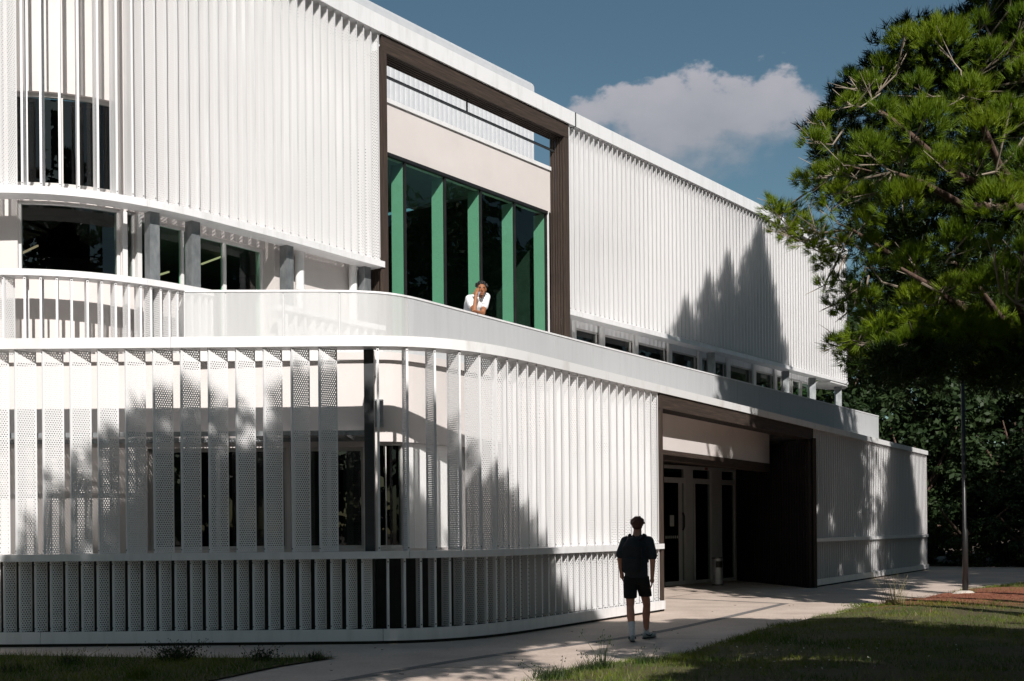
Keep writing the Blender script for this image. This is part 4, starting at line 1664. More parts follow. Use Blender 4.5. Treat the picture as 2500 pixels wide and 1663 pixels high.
def facade_point(x, y):
    s_ = U.s_px(x, y)
    q = U.at(s_)
    return Vector((q.x, q.y, EYE + uv(x, y)[1] * q.y))


for (x, y, s_, me, lab) in ((1862, 560, 22.0, cyA, 'tall wide cypress standing right of the lamp post'), (1783, 630, 23.0, cyB, 'slim cypress between the wide one and the lawn'), (1736, 680, 23.5, cyB, 'slim cypress nearest the lawn, shorter than the slim one beside it'), (1682, 740, 23.5, cyB, 'shortest slim cypress of the row by the lawn')):
    q = facade_point(x, y) + SUNV * s_
    cypress((q.x, q.y, 0), me, (1, 1, q.z / 22.0), lab)
for (x, y, h_, lab) in ((17.8, 22.0, 20.0, 'dense cypress far right of the lawn'), (21.5, 24.0, 20.0, 'broad dark cypress right of the lawn beside a dense one')):
    cypress((x, y, 0), cyA, (1.1, 1.1, h_ / 22.0), lab)


def oak_mesh(rx, rz, nclump, per, size):
    c_, n_ = [], []
    for _ in range(nclump):
        d = unit(RN.normal(size=3))
        q = d * RN.uniform(0.3, 1.0) ** 0.45 * np.array([rx, rx, rz])
        r = RN.uniform(0.5, 0.9)
        e = unit(RN.normal(size=(per, 3)))
        c_.append(q + e * r * RN.uniform(0.5, 1, (per, 1)) * np.array([1, 1, 0.6]))
        n_.append(unit(e + np.array([0, 0, 0.7]) + 0.5 * RN.normal(size=(per, 3))))
    return np_mesh('crown', leaf_verts(np.concatenate(c_), np.concatenate(n_), size), 4, ['oak_leaf'])


oaks = [oak_mesh(3.6, 4.6, 110, 75, 0.30), oak_mesh(3.2, 5.2, 110, 75, 0.30)]


def oak(loc, k, sc, cz, label, group=None):
    t_ = tag(empty('oak_tree', loc), label, 'oak', group)
    ob = link_mesh('crown', oaks[k], t_)
    ob.location = (0, 0, cz)
    ob.scale = (sc, sc, sc)
    ob.rotation_euler = (0, 0, rnd.uniform(0, 6))
    mb = MB()
    mb.tube([(0, 0, 0), (0.1, 0, cz * 0.5), (0, 0.1, cz)], [0.24, 0.18, 0.08], 10)
    for j in range(5):
        an = j * 1.3
        mb.tube([(0, 0, cz * 0.55), (1.2 * math.cos(an), 1.2 * math.sin(an), cz * 0.9), (2.2 * math.cos(an), 2.2 * math.sin(an), cz * 1.25)], [0.09, 0.06, 0.02], 6)
    mb.build('trunk', 'bark', t_, smooth=True)


for i, (x, y, k, sc, cz) in enumerate(((17.0, 51.5, 0, 1.0, 4.6), (21.0, 50.0, 1, 0.95, 4.6), (25.2, 51.0, 0, 1.1, 4.8), (19.0, 56.0, 1, 1.35, 7.2), (24.0, 57.5, 0, 1.5, 7.5), (29.5, 55.5, 1, 1.4, 6.5), (14.0, 57.0, 0, 1.4, 7.0), (22.3, 45.0, 1, 0.62, 2.9), (27.0, 46.5, 0, 0.8, 3.6), (11.5, 62.0, 1, 1.8, 8.0), (18.0, 48.8, 1, 0.5, 1.9), (20.0, 48.0, 0, 0.5, 1.6), (24.0, 48.0, 1, 0.55, 1.8), (22.0, 52.0, 0, 0.7, 2.2), (17.5, 54.5, 1, 0.8, 2.6), (16.0, 60.0, 0, 1.5, 6.0), (27.5, 60.0, 1, 1.6, 5.0), (34.0, 58.0, 0, 1.7, 6.0))):
    oak((x, y, 0), k, sc, cz, 'dark leafy oak in the wood beyond the end of the building', 'oaks of the wood beyond the building')
for i, (x, y, sc, cz) in enumerate(((27.0, 36.0, 1.7, 9.0), (33.0, 38.5, 1.9, 10.0), (38.0, 33.0, 1.8, 9.0), (30.0, 28.0, 1.7, 9.0), (24.5, 31.0, 1.5, 10.0), (36, 46, 1.8, 9.0), (44, 42, 1.8, 9.0))):
    oak((x, y, 0), i % 2, sc, cz, 'large oak to the right of the lawn shading the wood', 'large oaks right of the lawn')

for i, (x, y, sc, cz) in enumerate(((-24, -10, 2.0, 9.0), (-16, -15, 2.2, 9.5), (-8, -13, 1.9, 8.5), (0, -16, 2.2, 9.5), (9, -13, 2.0, 9.0), (17, -10, 2.1, 9.5), (25, -4, 2.0, 9.0), (28, 8, 1.9, 9.0), (-22, 2, 1.9, 8.5), (22, 14, 1.6, 8.0))):
    oak((x, y, 0), i % 2, sc, cz, 'large unseen oak added behind the viewpoint to block sky light', 'unseen oaks added behind the viewpoint')  # unseen oaks, added to cut the sky light on the louvres

# ------------------------------------------------------------------ grass and weeds


def blade_verts(base, h, w, lean):
    N = len(base)
    an = RN.uniform(0, 2 * math.pi, N)
    sd = np.stack([np.cos(an), np.sin(an), np.zeros(N)], 1) * w[:, None] / 2
    tip = base + np.stack([lean * RN.normal(size=N) * h, lean * RN.normal(size=N) * h, h], 1)
    return np.stack([base - sd, base + sd, tip], 1).reshape(-1, 3)


def litter_amount(x, y):
    return max(0.0, 1 - math.hypot((x - 10.2) / 4.6, (y - 27.0) / 4.6))


def lawn_points(n, dmin, dmax, jitter=1.0):
    out = []
    while len(out) < n:
        s_ = rnd.uniform(0, LE.L)
        o_ = dmin + (dmax - dmin) * rnd.random() ** 1.3
        q = LE.at(s_, 0) + Vector((0.86, -0.50)) * o_
        if q.y < 9.5 or q.x > q.y * 0.46 + 0.6:
            continue
        dens = 1.0 if q.y < 19 else 0.55
        if rnd.random() > dens:
            continue
        if rnd.random() < litter_amount(q.x, q.y) * 1.5:
            continue
        bare = math.sin(q.x * 1.9 + 1.3 * math.sin(q.y * 1.1)) * math.sin(q.y * 1.6 + 0.9 * math.sin(q.x * 2.3))
        if bare > 0.45 and rnd.random() < 0.8:
            continue
        out.append((q.x, q.y, lawn_h(o_) - 0.01))
    return np.array(out)


g1_ = lawn_points(46000, -0.03, 8.5)
patch = 0.5 + 0.5 * np.sin(g1_[:, 0] * 2.3 + np.sin(g1_[:, 1] * 1.7) * 1.5) * np.sin(g1_[:, 1] * 1.9 + 0.6)
hh = RN.uniform(0.02, 0.05, len(g1_)) + 0.055 * RN.random(len(g1_)) ** 3 + 0.04 * patch * RN.random(len(g1_))
va = blade_verts(g1_, hh, RN.uniform(0.005, 0.011, len(g1_)), 0.45)
lg = []
while len(lg) < 13000:
    x, y = rnd.uniform(-7.6, -2.2), rnd.uniform(12.2, 16.4)
    if in_poly(x, y, LEFT_GRASS) and rnd.random() < 0.9:
        lg.append((x, y, 0.015))
lg = np.array(lg)
hl = RN.uniform(0.025, 0.07, len(lg)) + 0.10 * RN.random(len(lg)) ** 5
vb = blade_verts(lg, hl, RN.uniform(0.006, 0.012, len(lg)), 0.45)
v = np.concatenate([va, vb])
mi = (RN.random(len(v) // 3) < 0.10).astype(int)
tag(link_mesh('grass', np_mesh('grass', v, 3, ['grass_blade', 'dry_grass'], mi)), 'short patchy grass on both lawns beside the pavement', 'grass', kind='stuff')
pl_ = []
while len(pl_) < 9000:
    x, y = rnd.gauss(9.6, 2.6), rnd.gauss(26.6, 2.4)
    best = min((Vector((x, y)) - LE.at(s_, 0)).length for s_ in np.linspace(LE.L * 0.3, LE.L * 0.8, 24))
    sidev = (x - LE.at(0).x)
    # right of the lawn edge only
    ok = True
    for a_, b_ in zip(LAWN_EDGE[:-1], LAWN_EDGE[1:]):
        if a_[1] <= y <= b_[1]:
            ex = a_[0] + (b_[0] - a_[0]) * (y - a_[1]) / (b_[1] - a_[1])
            ok = x > ex - 0.15
            dd_ = (x - ex) * 0.86
    if ok:
        pl_.append((x, y, lawn_h(dd_) + 0.004))
pl_ = np.array(pl_)
d_ = unit(np.stack([RN.normal(size=len(pl_)), RN.normal(size=len(pl_)), 0.15 * np.abs(RN.normal(size=len(pl_)))], 1)) * 0.10
sd_ = unit(np.cross(d_, np.array([0, 0, 1.0]))) * 0.005
v = np.stack([pl_ - sd_, pl_ + sd_, pl_ + d_], 1).reshape(-1, 3)
tag(link_mesh('needle_litter', np_mesh('needle_litter', v, 3, ['needle_litter'])), 'red brown fallen pine needles around the lamp post footing', 'pine needles', kind='stuff')


def weed(px, py, label, nb, h, spread, stems=0, mats=('weed_leaf', 'dry_grass'), group=None, leafy=0, name='weed', heads=True):
    q = at_z(px, py, 0.02)
    t_ = tag(empty(name, (q.x, q.y, 0.02)), label, 'weed', group)
    b_ = np.stack([RN.normal(size=nb) * spread * 0.35, RN.normal(size=nb) * spread * 0.35, np.zeros(nb)], 1)
    hb = h * RN.uniform(0.35, 0.8, nb)
    va_ = blade_verts(b_, hb, RN.uniform(0.006, 0.013, nb), 0.45)
    if leafy:
        c_ = np.stack([RN.normal(size=leafy) * spread * 0.5, RN.normal(size=leafy) * spread * 0.4, h * RN.uniform(0.02, 0.75, leafy)], 1)
        lv = leaf_verts(c_, unit(RN.normal(size=(leafy, 3))), 0.035).reshape(-1, 4, 3)
        va_ = np.concatenate([va_, lv[:, [0, 1, 2]].reshape(-1, 3), lv[:, [0, 2, 3]].reshape(-1, 3)])
    link_mesh('leaves', np_mesh('leaves', va_, 3, [mats[0]]), t_)
    if stems:
        mb = MB()
        for _ in range(stems):
            x, y = rnd.gauss(0, spread * 0.35), rnd.gauss(0, spread * 0.3)
            e = Vector((x * 1.7 + rnd.gauss(0, 0.05), y * 1.7, h * rnd.uniform(0.75, 1.15)))
            mb.tube([(x * 0.6, y * 0.6, 0), (x, y, h * 0.5), e], [0.004, 0.003, 0.002], 3, 0, False)
            if heads:
                for k in range(4):
                    a = e + Vector((rnd.uniform(-.04, .04), rnd.uniform(-.03, .03), rnd.uniform(-.08, .01)))
                    mb.tube([a, a + Vector((0.004, 0, 0.016))], [0.007, 0.003], 4, 0, True)
        mb.build('stem', mats[1], t_)['kind'] = 'stuff'
    return t_


weed(430, 1612, 'dark bushy weed with dry seed heads in front of the base board', 240, 0.22, 0.32, 30, ('weed_leaf', 'weed_leaf'), leafy=420)
weed(640, 1612, 'low dark weed with a few stalks near the tip of the grass strip', 120, 0.18, 0.22, 8, ('weed_leaf', 'weed_leaf'), leafy=120)
weed(770, 1609, 'thin tuft of grass at the very tip of the grass strip', 130, 0.17, 0.16, 0)
weed(30, 1640, 'grass tuft in the grass strip nearest the edge louvres', 140, 0.16, 0.3, 3)
weed(170, 1622, 'wispy grass tuft with thin stalks in the grass strip', 150, 0.20, 0.26, 6)
weed(340, 1655, 'bright grass tuft with pale seed stalks in the grass strip', 130, 0.24, 0.2, 10, ('grass_blade', 'dry_grass'))
weed(1350, 1655, 'broad dark grass clump at the lawn corner beside the channel', 300, 0.20, 0.34, 4, ('weed_leaf', 'weed_leaf'))
weed(1440, 1640, 'low dark grass clump behind the tall seed stalks', 240, 0.20, 0.30, 5, ('weed_leaf', 'weed_leaf'))
weed(1470, 1640, 'tall bare seed stalks in front of the walking person', 60, 0.42, 0.14, 7, ('weed_leaf', 'weed_leaf'))
weed(1585, 1628, 'spiky dark grass clump on the lawn edge below the walker', 240, 0.22, 0.24, 3, ('weed_leaf', 'weed_leaf'))
weed(1905, 1530, 'small grass tuft on the sunlit lawn edge', 120, 0.14, 0.25, 0, ('grass_blade', 'dry_grass'))
weed(2120, 1484, 'bright green low weed on the sunlit lawn edge', 120, 0.12, 0.4, 0, ('grass_blade', 'dry_grass'), leafy=500)
weed(2185, 1478, 'tall pale wispy weed between the lawn and the low wing', 110, 0.62, 0.35, 26, ('dry_grass', 'dry_grass'), heads=False)
# small white flowers on the lawn
fl_ = []
for k in range(46):
    x, y = rnd.uniform(1750, 2350), rnd.uniform(1560, 1640)
    q = at_z(x, y, 0.15)
    fl_.append((q.x, q.y, q.z + 0.03))
fl_ = np.array(fl_)
v = leaf_verts(fl_, unit(np.tile(np.array([0.2, -0.5, 0.8]), (len(fl_), 1)) + 0.3 * RN.normal(size=(len(fl_), 3))), 0.03)
tag(link_mesh('clover_flowers', np_mesh('clover_flowers', v, 4, ['petal'])), 'tiny white clover flowers scattered over the shaded lawn', 'flowers', kind='stuff')
# fallen twigs and leaves on the paving
mb = MB()
for k in range(46):
    q = at_z(rnd.uniform(700, 2050), rnd.uniform(1470, 1660), 0)
    if q.x > 0.5 and q.y < 15:
        continue
    an = rnd.uniform(0, 6.28)
    L_ = rnd.uniform(0.02, 0.07)
    a = Vector((q.x, q.y, 0.006))
    b = a + Vector((math.cos(an) * L_, math.sin(an) * L_, 0.004))
    mb.tube([a, b], [0.004, 0.003], 4)
tag(mb.build('leaf_litter', 'bark'), 'scattered brown twigs and leaf bits on the paving', 'litter', kind='stuff')


# ------------------------------------------------------------------ people
def blob(name, parts, voxel, m, parent, smooth=6, M=None, cut=None):
    """one continuous surface grown round tapered limbs: parts = (p0, r0, p1, r1); a radius may be (x, y, z)"""
    bm = bmesh.new()
    for p0, r0, p1, r1 in parts:
        tmp = bmesh.new()
        for p, r in ((p0, r0), (p1, r1)):
            if isinstance(r, (int, float)):
                r = (r, r, r)
            bmesh.ops.create_icosphere(tmp, subdivisions=2, radius=1.0, matrix=Matrix.Translation(p) @ Matrix.Diagonal((*r, 1)))
        h_ = bmesh.ops.convex_hull(tmp, input=tmp.verts)
        dead = [g for g in h_['geom_interior'] + h_['geom_unused'] if isinstance(g, bmesh.types.BMVert)]
        bmesh.ops.delete(tmp, geom=list(set(dead)), context='VERTS')
        me = bpy.data.meshes.new('tmp')
        tmp.to_mesh(me)
        tmp.free()
        bm.from_mesh(me)
        bpy.data.meshes.remove(me)
    me = bpy.data.meshes.new(name)
    bm.to_mesh(me)
    bm.free()
    ob = bpy.data.objects.new(name, me)
    COL.objects.link(ob)
    md = ob.modifiers.new('r', 'REMESH')
    md.mode = 'VOXEL'
    md.voxel_size = voxel
    md.use_smooth_shade = True
    ms = ob.modifiers.new('s', 'SMOOTH')
    ms.iterations = smooth
    ms.factor = 0.5
    dg = bpy.context.evaluated_depsgraph_get()
    dg.update()
    me2 = bpy.data.meshes.new_from_object(ob.evaluated_get(dg))
    ob.modifiers.clear()
    ob.data = me2
    bpy.data.meshes.remove(me)
    me2.materials.clear()
    me2.materials.append(MATS[m])
    for p_ in me2.polygons:
        p_.use_smooth = True
    ob.parent = parent
    return ob


def hand(pp, wrist, knuck, palm_n, curl, side, fl=0.085):
    """palm and five fingers as parts; wrist -> knuckle direction, palm_n = palm normal, fingers bend towards it"""
    w, k = Vector(wrist), Vector(knuck)
    d = (k - w).normalized()
    n = Vector(palm_n).normalized()
    sx_ = d.cross(n).normalized() * side
    pp.append((w, 0.026, w.lerp(k, 0.55), 0.034))
    for i, (off, ln) in enumerate(((0.030, 0.92), (0.010, 1.05), (-0.010, 1.0), (-0.029, 0.78))):
        a = k + sx_ * off
        pp.append((w.lerp(k, 0.4) + sx_ * off * 0.8, 0.016, a, 0.0115))
        dirv = d
        p_ = a
        for j, seg_ in enumerate((0.45, 0.32, 0.23)):
            dirv = (dirv + n * curl * (0.6 + 0.25 * j)).normalized()
            q_ = p_ + dirv * fl * ln * seg_
            pp.append((p_, 0.0105 - 0.001 * j, q_, 0.0095 - 0.001 * j))
            p_ = q_
    a = w.lerp(k, 0.35) + sx_ * 0.030
    b = a + (d * 0.6 + sx_ * 0.8 + n * 0.25).normalized() * 0.042
    c = b + (d * 0.9 + sx_ * 0.2 + n * 0.5).normalized() * 0.034
    pp.append((a, 0.015, b, 0.012))
    pp.append((b, 0.012, c, 0.009))


def V(*a):
    return Vector(a)


# ---- walker seen from behind (faces +y in his own space)
wq = at_z(1553, 1568, 0)
WALK = tag(empty('person', (wq.x, wq.y, 0.004), math.radians(-9)), 'person in a dark T-shirt, black shorts and white socks walking towards the entrance', 'person')
body = []
body += [(V(0.0, 0.20, 0.93), (0.15, 0.10, 0.10), V(0.01, 0.21, 1.15), (0.135, 0.09, 0.10)), (V(0.01, 0.21, 1.15), (0.135, 0.09, 0.1), V(0.01, 0.22, 1.40), (0.165, 0.095, 0.07))]
body += [(V(0.015, 0.21, 1.46), 0.070, V(0.02, 0.235, 1.58), 0.060)]
body += [(V(0.02, 0.255, 1.655), (0.076, 0.090, 0.090), V(0.02, 0.24, 1.69), (0.080, 0.098, 0.082)), (V(0.02, 0.30, 1.60), (0.045, 0.04, 0.035), V(0.02, 0.28, 1.65), (0.06, 0.06, 0.06))]
body += [(V(0.02, 0.345, 1.655), 0.010, V(0.02, 0.352, 1.64), 0.014)]
for sx_ in (-1, 1):
    body += [(V(0.02 + sx_ * 0.076, 0.235, 1.68), (0.010, 0.018, 0.028), V(0.02 + sx_ * 0.080, 0.23, 1.665), (0.008, 0.014, 0.02))]
# arms: his left is on the picture's left
body += [(V(-0.16, 0.21, 1.42), 0.058, V(-0.235, 0.22, 1.17), 0.042), (V(-0.235, 0.22, 1.17), 0.041, V(-0.215, 0.27, 0.955), 0.029)]
hand(body, V(-0.215, 0.27, 0.955), V(-0.205, 0.29, 0.875), V(1, 0.2, 0), 0.5, -1)
body += [(V(0.185, 0.21, 1.42), 0.058, V(0.235, 0.18, 1.14), 0.043), (V(0.235, 0.18, 1.14), 0.042, V(0.225, 0.20, 0.90), 0.029)]
hand(body, V(0.225, 0.20, 0.90), V(0.222, 0.215, 0.815), V(-1, 0.1, 0), 0.35, 1)
# legs: left trails with weight on it, right is forward
body += [(V(-0.085, 0.20, 0.88), 0.088, V(-0.085, 0.12, 0.49), 0.056), (V(-0.085, 0.12, 0.49), 0.055, V(-0.075, 0.055, 0.36), 0.060), (V(-0.075, 0.055, 0.36), 0.058, V(-0.052, 0.0, 0.10), 0.036)]
body += [(V(0.085, 0.22, 0.88), 0.088, V(0.135, 0.40, 0.50), 0.056), (V(0.135, 0.40, 0.50), 0.055, V(0.125, 0.42, 0.36), 0.060), (V(0.125, 0.42, 0.36), 0.058, V(0.12, 0.50, 0.10), 0.036)]
blob('body', body, 0.0085, 'skin_light', WALK, 3)
sh = [(V(0.0, 0.20, 0.90), (0.175, 0.125, 0.03), V(0.005, 0.21, 1.15), (0.165, 0.118, 0.10)), (V(0.005, 0.21, 1.15), (0.165, 0.118, 0.1), V(0.015, 0.22, 1.37), (0.185, 0.122, 0.08)),
      (V(0.015, 0.215, 1.43), (0.12, 0.085, 0.05), V(0.018, 0.22, 1.50), (0.072, 0.070, 0.025))]
for sx_ in (-1, 1):
    a_, b_ = (V(-0.15, 0.21, 1.42), V(-0.222, 0.215, 1.235)) if sx_ < 0 else (V(0.18, 0.21, 1.42), V(0.232, 0.19, 1.21))
    sh += [(V(0.015 + sx_ * 0.06, 0.215, 1.45), 0.055, a_, 0.072), (a_, 0.075, b_, 0.072)]
blob('t_shirt', sh, 0.010, 'shirt_slate', WALK, 3)
so_ = [(V(0, 0.20, 0.95), (0.165, 0.118, 0.03), V(0, 0.20, 0.84), (0.18, 0.13, 0.05)), (V(-0.085, 0.19, 0.86), 0.108, V(-0.085, 0.135, 0.62), (0.098, 0.095, 0.02)), (V(0.085, 0.21, 0.86), 0.108, V(0.120, 0.33, 0.635), (0.098, 0.095, 0.02))]
blob('shorts', so_, 0.010, 'cloth_black', WALK, 2)
hr = [(V(0.02, 0.225, 1.685), (0.094, 0.108, 0.085), V(0.02, 0.235, 1.710), (0.088, 0.100, 0.068)), (V(0.02, 0.175, 1.635), (0.078, 0.052, 0.050), V(0.02, 0.20, 1.70), (0.090, 0.078, 0.06))]
for k in range(90):
    an, ez = rnd.uniform(0, 6.28), rnd.uniform(-0.2, 1.3)
    c_ = V(0.02 + 0.090 * math.cos(an) * math.cos(ez), 0.225 + 0.102 * math.sin(an) * math.cos(ez), 1.685 + 0.082 * math.sin(ez))
    if c_.y > 0.29 and c_.z < 1.70:
        continue
    hr.append((c_, 0.013, c_ + V(rnd.uniform(-.02, .02), rnd.uniform(-.02, .02), rnd.uniform(-0.01, .02)), 0.008))
blob('hair', hr, 0.006, 'hair_brown', WALK, 2)
for sx_, (ax, ay, hd) in ((-1, (-0.052, 0.0, math.radians(6))), (1, (0.12, 0.50, math.radians(-34)))):
    top = V(-0.066, 0.032, 0.265) if sx_ < 0 else V(0.122, 0.455, 0.275)
    blob('sock', [(V(ax, ay, 0.085), 0.041, V(ax, ay, 0.11), 0.041), (V(ax, ay, 0.11), 0.041, top, 0.052)], 0.008, 'sock_white', WALK, 2)
    f = V(-math.sin(hd), math.cos(hd), 0)
    c_ = V(ax, ay, 0)
    shoe = blob('shoe', [(c_ - f * 0.045 + V(0, 0, 0.055), (0.036, 0.036, 0.045), c_ + f * 0.04 + V(0, 0, 0.06), (0.04, 0.04, 0.042)), (c_ + f * 0.04 + V(0, 0, 0.05), (0.042, 0.042, 0.038), c_ + f * 0.17 + V(0, 0, 0.042), (0.042, 0.042, 0.028))], 0.008, 'shoe_grey', WALK, 2)
    sol = blob('sole', [(c_ - f * 0.055 + V(0, 0, 0.014), (0.038, 0.038, 0.014), c_ + f * 0.03 + V(0, 0, 0.014), (0.036, 0.036, 0.014)), (c_ + f * 0.03 + V(0, 0, 0.014), (0.036, 0.036, 0.014), c_ + f * 0.18 + V(0, 0, 0.016), (0.045, 0.045, 0.013))], 0.007, 'shoe_dark', shoe, 1)
    st = MB()
    r_ = V(math.cos(hd), math.sin(hd), 0)
    for k in (-1, 1):
        st.tube([c_ + r_ * k * 0.043 - f * 0.05 + V(0, 0, 0.065), c_ + r_ * k * 0.048 + f * 0.03 + V(0, 0, 0.045), c_ + r_ * k * 0.043 + f * 0.09 + V(0, 0, 0.07)], [0.009, 0.011, 0.006], 6)
    st.build('stripe', 'shoe_dark', shoe)
PACK = tag(empty('backpack', (wq.x, wq.y, 0.0), math.radians(-9)), 'black backpack worn by the walking person', 'backpack')
bp = [(V(-0.055, 0.03, 1.02), (0.150, 0.07, 0.06), V(-0.05, 0.035, 1.34), (0.145, 0.065, 0.06)), (V(-0.05, 0.035, 1.34), (0.14, 0.065, 0.06), V(-0.035, 0.07, 1.45), (0.09, 0.05, 0.04))]
blob('bag', bp, 0.011, 'pack_black', PACK, 3)
bp = [(V(-0.06, -0.035, 1.0), (0.115, 0.035, 0.05), V(-0.055, -0.03, 1.17), (0.115, 0.032, 0.03))]
blob('front_pocket', bp, 0.010, 'pack_black', PACK, 2)
mb = MB()
for sx_ in (-1, 1):
    x0 = -0.04 + sx_ * 0.075
    mb.tube([(x0, 0.06, 1.42), (0.015 + sx_ * 0.10, 0.15, 1.515), (0.015 + sx_ * 0.115, 0.24, 1.505), (0.01 + sx_ * 0.135, 0.345, 1.38), (0.01 + sx_ * 0.15, 0.30, 1.12)], [0.02, 0.022, 0.022, 0.02, 0.014], 8)
mb.tube([(-0.06, 0.06, 1.47), (-0.035, 0.05, 1.515), (-0.01, 0.06, 1.47)], [0.008, 0.008, 0.008], 6)
mb.build('strap', 'pack_black', PACK, smooth=True)


def text(name, body_, size, M, m, parent, arc=0.0, ext=0.0008):
    cu = bpy.data.curves.new(name, 'FONT')
    cu.body = body_
    cu.size = size
    cu.align_x = 'CENTER'
    cu.extrude = ext
    tmp = bpy.data.objects.new(name, cu)
    COL.objects.link(tmp)
    dg = bpy.context.evaluated_depsgraph_get()
    dg.update()
    me = bpy.data.meshes.new_from_object(tmp.evaluated_get(dg))
    bpy.data.objects.remove(tmp)
    if arc:
        for v_ in me.vertices:
            v_.co.y -= arc * v_.co.x ** 2
    me.materials.clear()
    me.materials.append(MATS[m])
    ob = link_mesh(name, me, parent)
    ob.matrix_world = M
    return ob


text('lettering', 'AS   ASTRA', 0.062, Matrix.Translation((-0.035, -0.043, 1.33)) @ Matrix.Rotation(math.radians(90), 4, 'X'), 'print_grey', PACK, 1.2, 0.012)
text('emblem', 'nn', 0.03, Matrix.Translation((-0.07, -0.073, 1.155)) @ Matrix.Rotation(math.radians(90), 4, 'X'), 'print_grey', PACK, 0, 0.004)

# ---- person on the terrace, leaning on the handrail and holding a phone
sm_ = P.s_px(1172, 768)
mq = P.at(sm_, 0.0)
K = 0.000586 * mq.y / 21.2


def mp(cx, cy, dy):
    """point from the enlarged crop of the photograph (its column, row) at depth dy behind the rail point"""
    sc_ = (mq.y + dy) / mq.y
    w = at_d(1100 + cx / 12.06, 660 + cy / 12.06, mq.y + dy)
    return V(w.x - mq.x, w.y - mq.y, w.z - 4.36)


MAN = tag(empty('person', (mq.x, mq.y, 4.36)), 'person in a white T-shirt leaning on the terrace handrail with a phone', 'person')
pt_, pn_ = P.tan(sm_), V(-P.tan(sm_).y, P.tan(sm_).x, 0)      # along the rail, inward
T3 = V(pt_.x, pt_.y, 0)
top = 0.968
elR = T3 * -0.10 + pn_ * 0.05 + V(0, 0, top + 0.045)      # elbow under the phone hand
elL = T3 * 0.19 + pn_ * 0.07 + V(0, 0, top + 0.042)
shR = mp(560, 850, 0.16)
shL = mp(1045, 790, 0.42)
neck = mp(855, 800, 0.32)
headc = mp(915, 590, 0.20)
hip = V(-0.17, 0.56, 0.86)
chest = (shR + shL) * 0.5 + pn_ * 0.10 + V(0, 0, -0.10)
knee = pn_ * 0.50 + V(0, 0, 0.48)
mbody = [(hip, (0.14, 0.12, 0.11), chest, (0.14, 0.12, 0.12)), (shR, 0.055, shL, 0.055), (neck.lerp(chest, 0.2), 0.058, headc + V(0, 0.02, -0.06), 0.052)]
face = (V(0.12, -1, 0.02)).normalized()
side_ = V(face.y, -face.x, 0).normalized() * -1
mbody += [(headc + face * 0.01 + V(0, 0, 0.04), (0.074, 0.088, 0.085), headc + face * 0.02 + V(0, 0, -0.02), (0.066, 0.078, 0.07)), (headc + face * 0.03 + V(0, 0, -0.02), 0.06, headc + face * 0.065 + V(0, 0, -0.085), (0.038, 0.03, 0.026))]
mbody += [(headc + face * 0.098 + V(0, 0, 0.01), 0.009, headc + face * 0.112 + V(0, 0, -0.025), 0.015)]
mbody += [(headc + face * 0.088 + V(0, 0, -0.062), (0.024, 0.012, 0.007), headc + face * 0.090 + V(0, 0, -0.066), (0.022, 0.011, 0.007))]
for sg_ in (-1, 1):
    mbody += [(headc + V(0.078 * sg_, 0.0, 0.015), (0.010, 0.018, 0.028), headc + V(0.080 * sg_, 0.0, 0.0), (0.009, 0.015, 0.02))]
wrR = mp(745, 760, -0.02)
mbody += [(shR, 0.056, elR, 0.043), (elR, 0.043, wrR, 0.030)]
hand(mbody, wrR, mp(770, 610, 0.02), (headc - mp(770, 610, 0.02)).normalized(), 0.35, 1, 0.08)
wrL = T3 * -0.04 + pn_ * 0.03 + V(0, 0, top + 0.035)
mbody += [(shL, 0.056, elL, 0.044), (elL, 0.043, wrL, 0.030)]
hand(mbody, wrL, wrL - T3 * 0.085 + V(0, 0, 0.004), V(0, 0, -1), 0.12, 1, 0.075)
for sg_ in (-1, 1):
    hp = hip + T3 * 0.085 * sg_
    kn = hp * 1.0 + V(0, 0, -0.45) + pn_ * -0.03
    mbody += [(hp, 0.095, kn, 0.06), (kn, 0.058, V(kn.x, kn.y, 0.08), 0.04), (V(kn.x, kn.y, 0.05), 0.045, V(kn.x, kn.y, 0.04) - pn_ * 0.16, 0.036)]
blob('body', mbody, 0.0085, 'skin_tan', MAN, 2)
msh = [(hip + V(0, 0, 0.02), (0.17, 0.15, 0.10), chest, (0.165, 0.145, 0.145)), (shR, 0.078, shL, 0.078), (chest, 0.15, neck + V(0, 0, -0.07), 0.075), (shR, 0.080, shR.lerp(elR, 0.55), 0.074), (shL, 0.080, shL.lerp(elL, 0.55), 0.074)]
blob('t_shirt', msh, 0.010, 'shirt_white', MAN, 2)
msh = [(hip + V(0, 0, -0.05), (0.165, 0.15, 0.11), hip + V(0, 0, -0.1), (0.16, 0.15, 0.1))]
for sg_ in (-1, 1):
    hp = hip + T3 * 0.085 * sg_
    msh.append((hp, 0.11, hp + V(0, 0, -0.75) - pn_ * 0.03, 0.075))
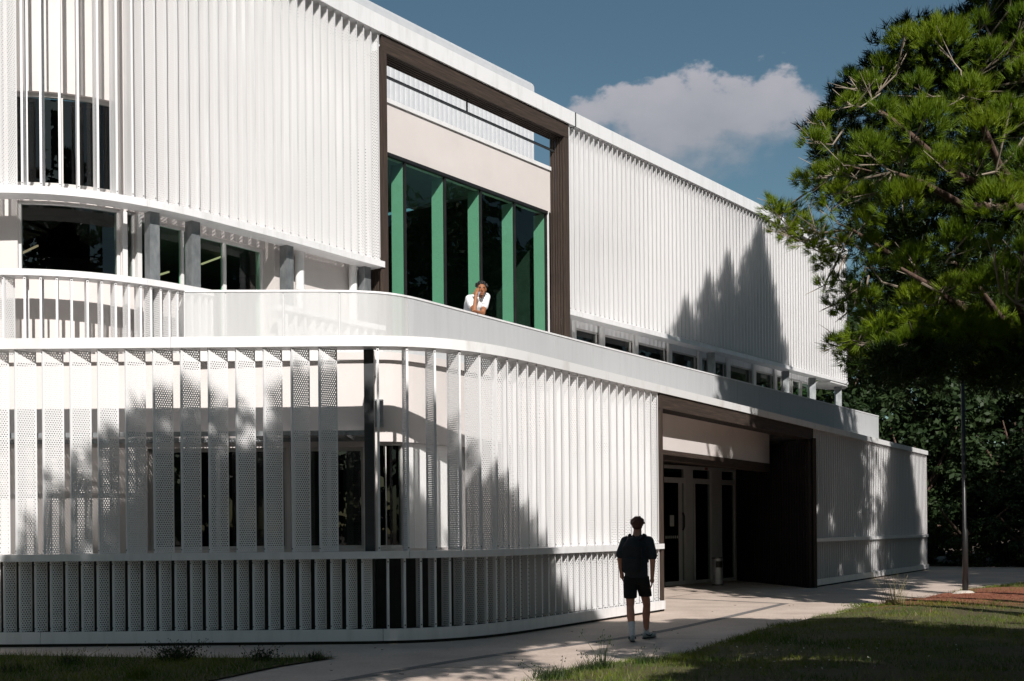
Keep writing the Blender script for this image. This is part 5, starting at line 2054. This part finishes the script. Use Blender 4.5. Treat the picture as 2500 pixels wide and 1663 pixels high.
blob('trousers', msh, 0.012, 'cloth_black', MAN, 2)
mh = [(headc + V(0, 0.02, 0.075), (0.088, 0.096, 0.070), headc - face * 0.03 + V(0, 0, 0.04), (0.086, 0.085, 0.09))]
for k in range(80):
    an, ez = rnd.uniform(0, 6.28), rnd.uniform(0.0, 1.4)
    e = V(math.cos(an) * math.cos(ez), math.sin(an) * math.cos(ez), math.sin(ez))
    if e.dot(face) > 0.55 and e.z < 0.45:
        continue
    c_ = headc + V(0, 0.015, 0.06) + V(e.x * 0.095, e.y * 0.10, e.z * 0.085)
    mh.append((c_, 0.017, c_ + e * 0.016 + V(rnd.uniform(-.01, .01), rnd.uniform(-.01, .01), 0), 0.012))
blob('hair', mh, 0.008, 'hair_black', MAN, 0)
mb = MB()
for sg_ in (-1, 1):
    e = headc + face * 0.083 + side_ * 0.031 * sg_ + V(0, 0, 0.018)
    mb.tube([e - side_ * 0.012, e, e + side_ * 0.012], [0.002, 0.006, 0.002], 6)
    e = e + V(0, 0, 0.015) + face * 0.006
    mb.tube([e - side_ * 0.020, e + V(0, 0, 0.002), e + side_ * 0.020], [0.005, 0.006, 0.004], 6)
mb.build('brow', 'hair_black', MAN)
mb = MB()
l_ = headc + face * 0.102 + V(0, 0, -0.064)
mb.tube([l_ - side_ * 0.024, l_ + V(0, 0, 0.002), l_ + side_ * 0.024], [0.003, 0.007, 0.003], 6)
mb.build('lips', 'lip', MAN)
PH = tag(empty('phone', (mq.x, mq.y, 4.36)), 'pale phone held to the ear by the leaning person', 'phone')
a_, b_ = mp(795, 770, -0.01), mp(855, 640, 0.06)
mb = MB()
mb.bar(a_, b_, 0.030, 0.012)
mb.build('case', 'phone_case', PH)
mb = MB()
for k, w_ in enumerate((0.014, 0.01, 0.012, 0.012)):
    c_ = mp(935 + k * 20, 1000, 0.13)
    mb.box((c_.x, c_.y - 0.001, c_.z), (c_.x + w_ * 0.7, c_.y + 0.001, c_.z + 0.014))
mb.build('chest_print', 'print_dark', MAN)
